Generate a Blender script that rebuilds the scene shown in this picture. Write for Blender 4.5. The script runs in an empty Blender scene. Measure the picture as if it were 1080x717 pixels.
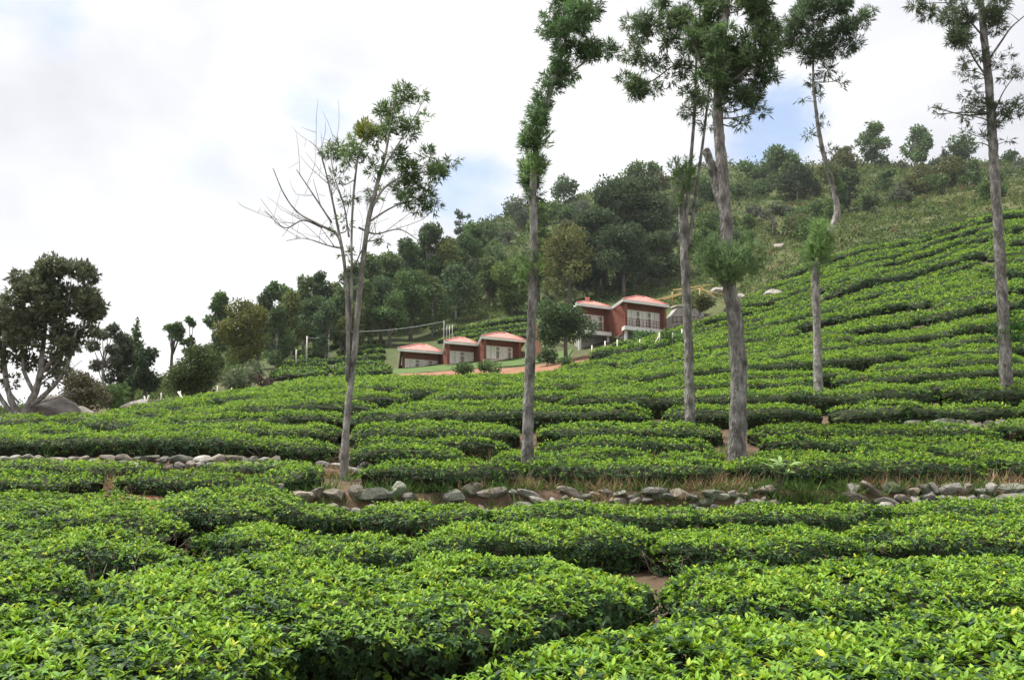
import bpy, math, random
import numpy as np
R = math.radians
C = bpy.context.scene.collection
rng = np.random.default_rng(11)
random.seed(11)
HAZE = .00012
F = 935.0; PITCH = R(7.4); CP, SP = math.cos(PITCH), math.sin(PITCH)

# ------------------------------------------------------------------ picture angle -> real point
def at(u, v, d):
    """the point seen under the bearing (u, v) at d metres ahead"""
    xc = (u - 540) / F; yc = (358.5 - v) / F
    dy = CP - yc * SP
    return np.array([xc / dy * d, d, (SP + yc * CP) / dy * d])
def elev(v):
    yc = (358.5 - v) / F
    return (SP + yc * CP) / (CP - yc * SP)

def nz(x, y, s=0.0, f=1.0):
    x = np.asarray(x, float) * f; y = np.asarray(y, float) * f
    return (np.sin(1.7*x + 2.3*y + s*1.3) + np.sin(-2.9*x + 1.1*y + s*2.7 + 1.0) + np.sin(3.7*x + 0.9*y*1.7 + s*3.1)
            + np.sin(0.8*x - 4.1*y + s*0.7 + 2.0) + np.sin(5.3*x*0.9 + 4.7*y + s)) / 5.0

# ------------------------------------------------------------------ terrain
UC = np.array([-250, 0, 150, 280, 330, 420, 540, 660, 800, 940, 1080, 1300], float)
TC = (UC - 540) / F
DN = np.array([1, 4.75, 8, 10.5, 12.5, 14.2, 15.45, 15.75, 17, 18.45, 18.75, 19.5])
ZL = [-1.85, -1.80, -1.66, -1.47, -1.29, -1.17, -0.97, -0.86, -0.62, -0.46, -0.13, -0.09]      # beside the left wall
ZM = [-1.85, -1.80, -1.72, -1.60, -1.48, -1.35, -1.24, -0.66, -0.52, -0.42, -0.25, -0.22]
ZR = [-1.85, -1.80, -1.72, -1.60, -1.48, -1.35, -1.26, -0.62, -0.50, -0.42, -0.37, -0.29]
NEAR = [ZL, ZL, ZL, ZL, ZM, ZM, ZR, ZR, ZR, ZR, ZR, ZR]
DF = np.array([22, 25, 31, 37, 45, 60, 80, 100, 130, 170, 220, 280], float)
VF = [[478, 470, 461, 455, 450, 448, 448, 446, 450, 454, 458, 462],
      [477, 468, 458, 451, 444, 440, 438, 436, 440, 444, 448, 452],
      [475, 464, 452, 444, 437, 429, 420, 412, 410, 412, 415, 420],
      [473, 457, 443, 434, 427, 418, 405, 395, 376, 360, 350, 350],
      [471, 452, 436, 426, 419, 411, 403, 392, 368, 347, 330, 322],
      [471, 450, 433, 423, 416, 409, 401, 388.5, 360, 325, 298, 284],
      [471, 449, 430, 421, 414, 407, 397, 380.5, 348, 303, 262, 225],
      [470, 448, 428, 418, 410, 400, 382, 360.5, 328, 282, 236, 196],
      [468, 445, 425, 410, 397, 376, 350, 326, 292, 250, 210, 174],
      [466, 442, 421, 403, 384, 352, 316, 286, 256, 226, 197, 175],
      [465, 440, 416, 394, 368, 327, 281, 249, 222, 205, 189, 176],
      [464, 438, 410, 384, 352, 300, 252, 222, 205, 192, 182, 172]]
DT = np.concatenate([DN, DF, [330, 420, 700, 1600]])
ZT = []
for z, v in zip(NEAR, VF):
    zf = [elev(a) * d for a, d in zip(v, DF)]
    e = zf[-1]
    ZT.append(list(z) + zf + [e * 0.97 - 1, e * 0.6 - 8, e*0.2 - 30, -60])
ZT = np.array(ZT)
def H(x, y):
    x = np.atleast_1d(np.asarray(x, float)); y = np.atleast_1d(np.asarray(y, float))
    yy = np.maximum(y, 1.0)
    t = np.clip(x / yy, TC[0], TC[-1])
    j = np.clip(np.searchsorted(TC, t) - 1, 0, len(TC) - 2)
    a = (t - TC[j]) / (TC[j+1] - TC[j]); a = a*a*(3-2*a)*0.5 + a*0.5
    i = np.clip(np.searchsorted(DT, yy) - 1, 0, len(DT) - 2)
    b = np.clip((yy - DT[i]) / (DT[i+1] - DT[i]), 0, 1)
    z = (ZT[j, i]*(1-a) + ZT[j+1, i]*a)*(1-b) + (ZT[j, i+1]*(1-a) + ZT[j+1, i+1]*a)*b
    z = z + np.minimum(y - 1, 0) * 0.03
    far = np.clip((yy - 100) / 100, 0, 1)
    z = z + nz(x, y, 3, 0.09) * 0.03 * np.clip(yy/10, 0, 2) + nz(x, y, 5, 0.045) * far * 2.2
    return z
def G(x, y): return float(H(x, y)[0])
def on(u, d, dz=0.0):
    x = (u - 540) / F * d
    return np.array([x, d, G(x, d) + dz])

# ------------------------------------------------------------------ mesh builder
class MB:
    def __init__(s): s.v=[]; s.q=[]; s.t=[]; s.c=[]; s.qm=[]; s.tm=[]; s.qs=[]; s.ts=[]; s.n=0
    def add(s, v, quads=None, tris=None, col=(0.5,0.5,0.5), mat=0, smooth=False):
        v = np.asarray(v, float).reshape(-1, 3)
        s.v.append(v)
        c = np.asarray(col, float)
        if c.ndim == 1: c = np.tile(c[:3], (len(v), 1))
        s.c.append(c[:, :3])
        if quads is not None and len(quads):
            q = np.asarray(quads, int).reshape(-1, 4); s.q.append(q + s.n); s.qm.append(np.full(len(q), mat)); s.qs.append(np.full(len(q), smooth))
        if tris is not None and len(tris):
            t = np.asarray(tris, int).reshape(-1, 3); s.t.append(t + s.n); s.tm.append(np.full(len(t), mat)); s.ts.append(np.full(len(t), smooth))
        s.n += len(v)
    def box(s, c, size, rz=0.0, col=(.5,.5,.5), mat=0, axes=None):
        h = np.asarray(size, float) / 2
        p = np.array([[sx*h[0], sy*h[1], sz*h[2]] for sx in (-1,1) for sy in (-1,1) for sz in (-1,1)])
        if axes is not None: p = p @ np.asarray(axes)
        else:
            k, n = math.cos(rz), math.sin(rz)
            p = p @ np.array([[k, n, 0], [-n, k, 0], [0, 0, 1]])
        s.add(p + np.asarray(c, float), [[0,1,3,2],[4,6,7,5],[0,4,5,1],[2,3,7,6],[0,2,6,4],[1,5,7,3]], col=col, mat=mat)
    def bar(s, a, b, w, col=(.5,.5,.5), mat=0, n=6):
        s.tube([a, b], [w/2, w/2], n=n, col=col, mat=mat, resample=0)
    def tube(s, pts, rad, n=8, col=(.5,.5,.5), mat=0, resample=0, rough=0.0, seed=0, cap=True):
        pts = np.asarray(pts, float); rad = np.asarray(rad, float)
        if resample: pts, rad = smooth_path(pts, rad, resample)
        m = len(pts)
        T = np.gradient(pts, axis=0) if m > 2 else np.tile(pts[1]-pts[0], (2,1))
        T /= np.linalg.norm(T, axis=1, keepdims=True) + 1e-9
        ref = np.array([0.31, 0.95, 0.05]); ref = ref if abs(T[0] @ ref) < 0.9 else np.array([1., 0, 0])
        A = np.cross(T, ref); A /= np.linalg.norm(A, axis=1, keepdims=True) + 1e-9
        B = np.cross(T, A)
        ang = np.arange(n) / n * 2 * math.pi
        r = rad[:, None] * np.ones((1, n))
        if rough:
            k = np.arange(m)[:, None]
            r = r * (1 + rough * nz(k*0.45 + seed, ang[None, :]*1.1 + 0*k, seed) + rough*0.6*nz(k*1.7, ang[None, :]*2.0, seed+4))
        V = pts[:, None, :] + r[:, :, None] * (np.cos(ang)[None, :, None]*A[:, None, :] + np.sin(ang)[None, :, None]*B[:, None, :])
        q = []
        i = np.arange(m-1)[:, None]*n; k = np.arange(n)[None, :]; k2 = (k+1) % n
        q = np.stack([i+k, i+k2, i+n+k2, i+n+k], -1).reshape(-1, 4)
        V = V.reshape(-1, 3)
        tr = []
        if cap:
            V = np.vstack([V, pts[-1:], pts[:1]]); e = m*n
            tr = [[(m-1)*n+a, (m-1)*n+(a+1) % n, e] for a in range(n)] + [[(a+1) % n, a, e+1] for a in range(n)]
        s.add(V, q, tr, col=col, mat=mat, smooth=True)
    def leaves(s, P, D, N, L, W, col, mat=0, shape='diamond', fold=0.25):
        P = np.asarray(P); n = len(P)
        if n == 0: return
        D = D / (np.linalg.norm(D, axis=1, keepdims=True) + 1e-9)
        S = np.cross(D, N); S /= np.linalg.norm(S, axis=1, keepdims=True) + 1e-9
        U = np.cross(S, D)
        L = np.broadcast_to(L, n)[:, None]; W = np.broadcast_to(W, n)[:, None] / 2
        col = np.asarray(col)
        if col.ndim == 1: col = np.tile(col, (n, 1))
        if shape == 'diamond':
            V = np.stack([P, P + D*L*.42 + S*W + U*W*fold, P + D*L, P + D*L*.42 - S*W + U*W*fold], 1).reshape(-1, 3)
            b = np.arange(n)[:, None]*4
            s.add(V, b + np.array([[0, 1, 2, 3]]), col=np.repeat(col, 4, 0), mat=mat)
        else:   # a lance-shaped leaf with a folded, arching blade
            bend = -U*L
            m0 = P; m1 = P + D*L*.33 + U*L*.02; m2 = P + D*L*.68 + bend*.03; m3 = P + D*L*.97 + bend*.14
            a1 = P + D*L*.30 + S*W*.95 + U*(W*fold*1.4); a2 = P + D*L*.64 + S*W*.82 + U*W*fold + bend*.03
            b1 = P + D*L*.30 - S*W*.95 + U*(W*fold*1.4); b2 = P + D*L*.64 - S*W*.82 + U*W*fold + bend*.03
            V = np.stack([m0, m1, m2, m3, a1, a2, b1, b2], 1).reshape(-1, 3)
            b = np.arange(n)[:, None]*8
            q = np.concatenate([b + np.array([[1,4,5,2]]), b + np.array([[1,2,7,6]])])
            t = np.concatenate([b + np.array([[0,4,1]]), b + np.array([[0,1,6]]), b + np.array([[2,5,3]]), b + np.array([[2,3,7]])])
            s.add(V, q, t, col=np.repeat(col, 8, 0), mat=mat, smooth=True)
    def build(s, name, mats, parent=None, origin=None):
        me = bpy.data.meshes.new(name)
        V = np.vstack(s.v); Cc = np.vstack(s.c)
        if origin is not None: V = V - np.asarray(origin, float)
        q = np.vstack(s.q) if s.q else np.zeros((0, 4), int); t = np.vstack(s.t) if s.t else np.zeros((0, 3), int)
        nl = q.size + t.size; npoly = len(q) + len(t)
        me.vertices.add(len(V)); me.vertices.foreach_set('co', V.astype(np.float32).ravel())
        me.loops.add(nl); me.loops.foreach_set('vertex_index', np.concatenate([q.ravel(), t.ravel()]).astype(np.int32))
        me.polygons.add(npoly)
        st = np.concatenate([np.arange(len(q))*4, q.size + np.arange(len(t))*3])
        me.polygons.foreach_set('loop_start', st.astype(np.int32))
        try: me.polygons.foreach_set('loop_total', np.concatenate([np.full(len(q), 4), np.full(len(t), 3)]).astype(np.int32))
        except Exception: pass
        me.polygons.foreach_set('material_index', np.concatenate(s.qm + s.tm).astype(np.int32))
        me.polygons.foreach_set('use_smooth', np.concatenate(s.qs + s.ts).astype(bool))
        a = me.color_attributes.new('Col', 'FLOAT_COLOR', 'POINT')
        a.data.foreach_set('color', np.hstack([Cc, np.ones((len(Cc), 1))]).astype(np.float32).ravel())
        if not isinstance(mats, (list, tuple)): mats = [mats]
        for m in mats: me.materials.append(m)
        me.update(calc_edges=True); me.validate()
        o = bpy.data.objects.new(name, me); C.objects.link(o)
        if parent is not None: o.parent = parent
        elif origin is not None: o.location = origin
        return o

def smooth_path(pts, rad, k):
    m = len(pts); P = np.vstack([2*pts[0]-pts[1], pts, 2*pts[-1]-pts[-2]])
    op, orr = [], []
    for i in range(m-1):
        p0, p1, p2, p3 = P[i:i+4]
        for a in np.arange(k)/k:
            op.append(0.5*((2*p1) + (-p0+p2)*a + (2*p0-5*p1+4*p2-p3)*a*a + (-p0+3*p1-3*p2+p3)*a**3))
            orr.append(rad[i]*(1-a) + rad[i+1]*a)
    op.append(pts[-1]); orr.append(rad[-1])
    return np.array(op), np.array(orr)

def tag(o, label=None, cat=None, group=None, kind=None):
    if label: o['label'] = label
    if cat: o['category'] = cat
    if group: o['group'] = group
    if kind: o['kind'] = kind
    return o
def thing(name, loc, label, cat, group=None):
    o = bpy.data.objects.new(name, None); C.objects.link(o); o.location = [float(a) for a in loc]
    o.empty_display_size = 0.2
    return tag(o, label, cat, group)

# ------------------------------------------------------------------ materials
def newmat(name):
    m = bpy.data.materials.new(name); m.use_nodes = True; nt = m.node_tree; nt.nodes.clear()
    return m, nt, nt.nodes.new('ShaderNodeOutputMaterial')
def N(nt, typ, **kw):
    n = nt.nodes.new(typ)
    for k, v in kw.items(): setattr(n, k, v)
    return n
def leaf_mat(name, rough=0.45, trans=0.25, spec=0.35, gain=1.0):
    m, nt, out = newmat(name)
    at_ = N(nt, 'ShaderNodeAttribute', attribute_name='Col')
    p = N(nt, 'ShaderNodeBsdfPrincipled'); p.inputs['Roughness'].default_value = rough; p.inputs['Specular IOR Level'].default_value = spec
    tr = N(nt, 'ShaderNodeBsdfTranslucent'); mx = N(nt, 'ShaderNodeMixShader'); mx.inputs[0].default_value = trans
    hs = N(nt, 'ShaderNodeHueSaturation'); hs.inputs['Value'].default_value = 1.5; hs.inputs['Hue'].default_value = 0.49; hs.inputs['Saturation'].default_value = 1.05
    g = N(nt, 'ShaderNodeHueSaturation'); g.inputs['Value'].default_value = gain
    nt.links.new(at_.outputs['Color'], g.inputs['Color'])
    nt.links.new(g.outputs[0], p.inputs['Base Color']); nt.links.new(g.outputs[0], hs.inputs['Color']); nt.links.new(hs.outputs[0], tr.inputs['Color'])
    nt.links.new(p.outputs[0], mx.inputs[1]); nt.links.new(tr.outputs[0], mx.inputs[2]); nt.links.new(mx.outputs[0], out.inputs['Surface'])
    return m
def ramp(nt, stops):
    r = N(nt, 'ShaderNodeValToRGB'); el = r.color_ramp.elements
    while len(el) < len(stops): el.new(0.5)
    for e, (p, c) in zip(el, stops): e.position = p; e.color = (*c, 1)
    return r
def noise_mat(name, stops, scale=5, detail=6, rough=0.85, bump=0.3, bscale=None, attr=False, stretch=(1,1,1), spec=0.25, dist=0.05, coord='Object'):
    m, nt, out = newmat(name)
    tc = N(nt, 'ShaderNodeTexCoord'); mp = N(nt, 'ShaderNodeMapping'); mp.inputs['Scale'].default_value = stretch
    n1 = N(nt, 'ShaderNodeTexNoise'); n1.inputs['Scale'].default_value = scale; n1.inputs['Detail'].default_value = detail; n1.inputs['Roughness'].default_value = 0.65
    r = ramp(nt, stops)
    p = N(nt, 'ShaderNodeBsdfPrincipled'); p.inputs['Roughness'].default_value = rough; p.inputs['Specular IOR Level'].default_value = spec
    nt.links.new(tc.outputs[coord], mp.inputs[0]); nt.links.new(mp.outputs[0], n1.inputs['Vector']); nt.links.new(n1.outputs['Fac'], r.inputs[0])
    col = r.outputs[0]
    if attr:
        a = N(nt, 'ShaderNodeAttribute', attribute_name='Col')
        mx = N(nt, 'ShaderNodeMix', data_type='RGBA', blend_type='MULTIPLY'); mx.inputs['Factor'].default_value = 1.0
        nt.links.new(a.outputs['Color'], mx.inputs['A']); nt.links.new(col, mx.inputs['B']); col = mx.outputs['Result']
    nt.links.new(col, p.inputs['Base Color'])
    if bump:
        n2 = N(nt, 'ShaderNodeTexNoise'); n2.inputs['Scale'].default_value = bscale or scale*3; n2.inputs['Detail'].default_value = 8; n2.inputs['Roughness'].default_value = 0.7
        b = N(nt, 'ShaderNodeBump'); b.inputs['Strength'].default_value = bump; b.inputs['Distance'].default_value = dist
        nt.links.new(mp.outputs[0], n2.inputs['Vector']); nt.links.new(n2.outputs['Fac'], b.inputs['Height']); nt.links.new(b.outputs[0], p.inputs['Normal'])
    nt.links.new(p.outputs[0], out.inputs['Surface'])
    return m
def plain(name, col, rough=0.6, var=0.12, scale=2.0):
    c0 = tuple(c*(1-var) for c in col); c1 = tuple(min(1, c*(1+var)) for c in col)
    return noise_mat(name, [(0.3, c0), (0.7, c1)], scale=scale, rough=rough, bump=0.08)
M = {}
M['tea'] = leaf_mat('tea_leaf', rough=0.56, trans=0.27, spec=0.22, gain=1.12)
M['feather'] = leaf_mat('silver_oak_leaf', rough=0.62, trans=0.38, spec=.2, gain=1.35)
M['leaf'] = leaf_mat('broad_leaf', rough=0.68, trans=0.24, spec=.15, gain=1.35)
M['scrub'] = leaf_mat('scrub_leaf', rough=0.8, trans=0.2, spec=0.1, gain=1.2)
M['twig'] = noise_mat('twig_wood', [(0.3, (.10,.075,.05)), (0.7, (.22,.18,.14))], scale=8)
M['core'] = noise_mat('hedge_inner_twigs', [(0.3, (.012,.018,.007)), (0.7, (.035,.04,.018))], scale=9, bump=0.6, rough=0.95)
M['stone'] = noise_mat('field_stone', [(0.25, (.13,.12,.11)), (0.5, (.27,.26,.24)), (0.66, (.42,.41,.38)), (0.75, (.30,.31,.27))], scale=4.5, bump=0.7, bscale=14, attr=True)
M['rock'] = noise_mat('boulder_rock', [(0.3, (.14,.13,.12)), (0.55, (.28,.26,.24)), (0.72, (.40,.38,.35))], scale=1.6, bump=0.8, bscale=5, attr=True)
M['fascia'] = plain('white_fascia_paint', (.72,.71,.68))
M['soffit'] = plain('cream_soffit', (.55,.50,.42))
M['brickwall'] = noise_mat('red_brown_wall', [(0.3, (.15,.055,.038)), (0.7, (.24,.09,.06))], scale=3, rough=0.8, bump=0.2)
M['cream'] = plain('cream_plaster', (.55,.47,.36))
M['salmon'] = plain('salmon_plaster', (.52,.24,.18))
M['grey'] = plain('grey_plaster', (.34,.32,.30), var=0.25)
M['sash'] = plain('white_window_paint', (.75,.73,.68))
M['darkwood'] = plain('dark_wood', (.13,.05,.03))
M['concrete'] = plain('pale_concrete_post', (.55,.53,.47))
M['metal'] = plain('grey_steel', (.30,.31,.32), rough=0.45)
M['bamboo'] = plain('yellow_bamboo', (.42,.30,.12))
m, nt, out = newmat('window_glass')
p = N(nt, 'ShaderNodeBsdfPrincipled'); p.inputs['Base Color'].default_value = (.30,.27,.22,1); p.inputs['Roughness'].default_value = 0.12
nt.links.new(p.outputs[0], out.inputs['Surface']); M['glass'] = m
def bark_mat(name, lo, mid, hi):
    m, nt, out = newmat(name)
    tc = N(nt, 'ShaderNodeTexCoord'); L = nt.links.new
    mp = N(nt, 'ShaderNodeMapping'); mp.inputs['Scale'].default_value = (1, 1, 0.35)
    n1 = N(nt, 'ShaderNodeTexNoise'); n1.inputs['Scale'].default_value = 9; n1.inputs['Detail'].default_value = 8; n1.inputs['Roughness'].default_value = .7
    n2 = N(nt, 'ShaderNodeTexNoise'); n2.inputs['Scale'].default_value = 3.2; n2.inputs['Detail'].default_value = 6
    n3 = N(nt, 'ShaderNodeTexVoronoi'); n3.inputs['Scale'].default_value = 16
    mp2 = N(nt, 'ShaderNodeMapping'); mp2.inputs['Scale'].default_value = (2.2, 2.2, 0.5)
    L(tc.outputs['Object'], mp.inputs[0]); L(mp.outputs[0], n1.inputs['Vector']); L(tc.outputs['Object'], n2.inputs['Vector'])
    L(tc.outputs['Object'], mp2.inputs[0]); L(mp2.outputs[0], n3.inputs['Vector'])
    r = ramp(nt, [(0.42, lo), (0.56, mid), (0.72, hi)])
    ad = N(nt, 'ShaderNodeMath', operation='MULTIPLY_ADD'); ad.inputs[1].default_value = 0.75
    s2 = N(nt, 'ShaderNodeMath', operation='MULTIPLY'); s2.inputs[1].default_value = 0.42
    L(n2.outputs['Fac'], s2.inputs[0]); L(n1.outputs['Fac'], ad.inputs[0]); L(s2.outputs[0], ad.inputs[2]); L(ad.outputs[0], r.inputs[0])
    p = N(nt, 'ShaderNodeBsdfPrincipled'); p.inputs['Roughness'].default_value = .9; p.inputs['Specular IOR Level'].default_value = .15
    b = N(nt, 'ShaderNodeBump'); b.inputs['Strength'].default_value = .8; b.inputs['Distance'].default_value = .04
    mm = N(nt, 'ShaderNodeMath', operation='ADD'); L(n1.outputs['Fac'], mm.inputs[0]); L(n3.outputs['Distance'], mm.inputs[1])
    L(mm.outputs[0], b.inputs['Height']); L(b.outputs[0], p.inputs['Normal']); L(r.outputs[0], p.inputs['Base Color']); L(p.outputs[0], out.inputs['Surface'])
    return m
M['bark'] = bark_mat('grey_bark', (.062,.057,.051), (.155,.147,.134), (.36,.35,.33))
M['palebark'] = bark_mat('pale_bark', (.090,.083,.075), (.215,.203,.185), (.42,.40,.375))
M['darkbark'] = bark_mat('dark_bark', (.05,.042,.035), (.11,.095,.08), (.2,.18,.16))
# roof tiles: rows of small courses
m, nt, out = newmat('pink_roof_tiles')
tc = N(nt, 'ShaderNodeTexCoord'); wv = N(nt, 'ShaderNodeTexWave', bands_direction='Z'); wv.inputs['Scale'].default_value = 2.2; wv.inputs['Distortion'].default_value = 0.4
n1 = N(nt, 'ShaderNodeTexNoise'); n1.inputs['Scale'].default_value = 1.8; n1.inputs['Detail'].default_value = 6
r = ramp(nt, [(0.25, (.34,.11,.09)), (0.5, (.45,.18,.15)), (0.75, (.53,.24,.205))])
p = N(nt, 'ShaderNodeBsdfPrincipled'); p.inputs['Roughness'].default_value = .75
b = N(nt, 'ShaderNodeBump'); b.inputs['Strength'].default_value = .6; b.inputs['Distance'].default_value = .05
for a_, b_ in ((tc.outputs['Object'], wv.inputs['Vector']), (tc.outputs['Object'], n1.inputs['Vector']), (n1.outputs['Fac'], r.inputs[0]), (r.outputs[0], p.inputs['Base Color']), (wv.outputs['Fac'], b.inputs['Height']), (b.outputs[0], p.inputs['Normal']), (p.outputs[0], out.inputs['Surface'])):
    nt.links.new(a_, b_)
M['roof'] = m
M['ground'] = noise_mat('hillside_ground', [(0.3, (.55,.55,.55)), (0.5, (.95,.95,.95)), (0.7, (1.45,1.4,1.35))], scale=1.3, detail=10, rough=0.95, bump=0.9, bscale=4, attr=True, dist=0.1)
M['lawn'] = noise_mat('mown_lawn', [(0.3, (.045,.085,.02)), (0.7, (.085,.135,.032))], scale=1.5, bump=0.5)
M['redearth'] = noise_mat('red_earth', [(0.3, (.14,.065,.035)), (0.55, (.24,.12,.07)), (0.75, (.32,.20,.13))], scale=0.9, bump=0.8)

# ------------------------------------------------------------------ ground sheet
ys = np.concatenate([np.linspace(-60, 0, 13)[:-1], np.linspace(0, 15.2, 40), np.linspace(15.3, 16.1, 12), np.linspace(16.3, 18.3, 10), np.linspace(18.35, 19.1, 10), np.geomspace(19.4, 330, 190), np.geomspace(345, 1500, 16)])
ss = np.linspace(-1, 1, 241)
Xg = np.sign(ss)[None, :] * (0.35*np.abs(ss) + 0.65*np.abs(ss)**2)[None, :] * (60 + 1.25*np.maximum(ys, 0))[:, None]
Yg = np.repeat(ys[:, None], len(ss), 1)
Zg = H(Xg.ravel(), Yg.ravel()).reshape(Xg.shape)
g = MB(); nx = len(ss)
i = np.arange(len(ys)-1)[:, None]*nx; k = np.arange(nx-1)[None, :]
soil = np.array([.105,.07,.045]); olive = np.array([.065,.075,.026]); dry = np.array([.085,.088,.032]); green = np.array([.045,.075,.02])
fy = Yg.ravel(); fx = Xg.ravel(); fu = 540 + F*fx/np.maximum(fy, 1)
w = np.clip((fy - 95)/20, 0, 1)[:, None]
wl = np.clip((fy-45)/25, 0, 1)[:, None]*0.6
pz = np.clip(nz(fx, fy, 9, .06)*1.2 + .35, 0, 1)[:, None] * np.clip((fu - 640)/150, 0, 1)[:, None]
gc = soil*(1-wl) + green*wl
gc = gc*(1-w) + w*((olive*.6+green*.4)*(1-pz) + dry*pz)
g.add(np.stack([Xg, Yg, Zg], -1).reshape(-1, 3), np.stack([i+k, i+k+1, i+nx+k+1, i+nx+k], -1).reshape(-1, 4), col=gc, smooth=True)
tag(g.build('ground', M['ground']), kind='structure')

def draped(name, poly, mat, lift, kind='structure', n=28):
    """a sheet between two ground lines (u,d) lists of equal length, laid on the slope"""
    A, B = poly
    def line(L):
        L = np.array(L, float); s = np.linspace(0, len(L)-1, n)
        return np.interp(s, np.arange(len(L)), L[:, 0]), np.interp(s, np.arange(len(L)), L[:, 1])
    ua, da = line(A); ub, db = line(B)
    mb = MB(); rows = 12; P = []
    for r_ in np.linspace(0, 1, rows):
        u = ua*(1-r_) + ub*r_; d = da*(1-r_) + db*r_
        d = d + nz(u*.08, r_*3 + 0*u, 4)*0.35
        x = (u-540)/F*d
        P.append(np.stack([x, d, H(x, d) + lift], -1))
    i = np.arange(rows-1)[:, None]*n; k = np.arange(n-1)[None, :]
    mb.add(np.array(P).reshape(-1, 3), np.stack([i+k, i+k+1, i+n+k+1, i+n+k], -1).reshape(-1, 4), smooth=True)
    return tag(mb.build(name, mat), kind=kind)

# ------------------------------------------------------------------ tea hedges
OLD = np.array([.026,.060,.020]); MID = np.array([.095,.185,.024]); YOUNG = np.array([.170,.290,.030]); YEL = np.array([.31,.38,.045])
def hedge_surface(pts, h, n, seed, r, end=0.5):
    """n random points on a clipped hedge: position, normal, how high up (0..1), position along"""
    pts = np.asarray(pts, float)
    seg = np.concatenate([[0], np.cumsum(np.linalg.norm(np.diff(pts[:, :2], axis=0), axis=1))]); Ltot = seg[-1]
    m = int(n*1.8)
    s = r.random(m) * Ltot
    ph = r.random(m)*math.pi
    a = _hs(pts, seg, Ltot, h, s, ph, seed, end); b = _hs(pts, seg, Ltot, h, s + .02, ph, seed, end)[0]; c = _hs(pts, seg, Ltot, h, s, ph + .02, seed, end)[0]
    gn = np.cross(b - a[0], c - a[0]); w = np.linalg.norm(gn, axis=1)       # as many leaves per square metre everywhere
    w_ = w + 1e-12; w = np.minimum(w, np.percentile(w, 99)); p = np.cumsum(w); k = np.searchsorted(p, r.random(n)*p[-1])
    k = np.clip(k, 0, m-1)
    gn /= w_[:, None]; gn *= np.sign(np.sum(gn*a[1], 1, keepdims=True)); gn = gn*.8 + a[1]*.2; gn /= np.linalg.norm(gn, axis=1, keepdims=True) + 1e-9
    return a[0][k] + r.normal(size=(n, 3))*.008, gn[k], a[2][k], s[k]
def _hs(pts, seg, Ltot, h, s, ph, seed, end, shrink=1.0):
    cx = np.interp(s, seg, pts[:, 0]); cy = np.interp(s, seg, pts[:, 1]); hw = np.interp(s, seg, pts[:, 2])
    e = 0.01*Ltot
    tx = np.interp(s+e, seg, pts[:, 0]) - np.interp(s-e, seg, pts[:, 0]); ty = np.interp(s+e, seg, pts[:, 1]) - np.interp(s-e, seg, pts[:, 1])
    tl = np.hypot(tx, ty) + 1e-9; tx /= tl; ty /= tl
    # soft round ends, and a lump for every bush in the row
    de = np.minimum(s, Ltot - s) + .22*nz(ph*1.5, s*.5, seed+11); k = np.clip(de / max(min(end*2.2, Ltot*.3), .05), 0, 1); k = np.sqrt(np.clip(1-(1-k)**2, 0, 1))
    lump = 1 + 0.17*nz(s, cy*.3, seed, 1.0) + 0.08*nz(s, ph*.6, seed+2, 2.3)
    hgt = h * (0.55 + 0.45*k) * (1 + .17*nz(s, ph*0.5, seed+7, .8) + .11*nz(s, ph*1.2, seed+3, 2.2))
    wd = hw * (0.15 + 0.85*k) * lump
    co = np.cos(ph); si = np.sin(ph)
    ax = np.sign(co)*np.abs(co)**0.46; az = np.abs(si)**0.40
    # bellied sides: narrower at the foot
    foot = 0.80 + 0.20*np.clip(az/.7, 0, 1)
    a = ax*wd*foot*shrink
    x = cx + (-ty)*a*-1; y = cy + tx*a*-1
    mk = np.interp(cy, [20, 24, 46, 56], [.8, .42, .5, .85])       # the terrace tables lie flatter than the slope
    z = H(x*mk + cx*(1-mk), y*mk + cy*(1-mk)) + az*hgt*shrink - (1-az)*0.03
    nl = np.stack([-(-ty)*co, -tx*co, si*1.0], -1)
    nl /= np.linalg.norm(nl, axis=1, keepdims=True) + 1e-9
    return np.stack([x, y, z], -1), nl, az, s
def hedge_area(pts, h):
    pts = np.asarray(pts, float); L = np.linalg.norm(np.diff(pts[:, :2], axis=0), axis=1).sum()
    return L * (2*pts[:, 2].mean() + 2*h), L
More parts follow.
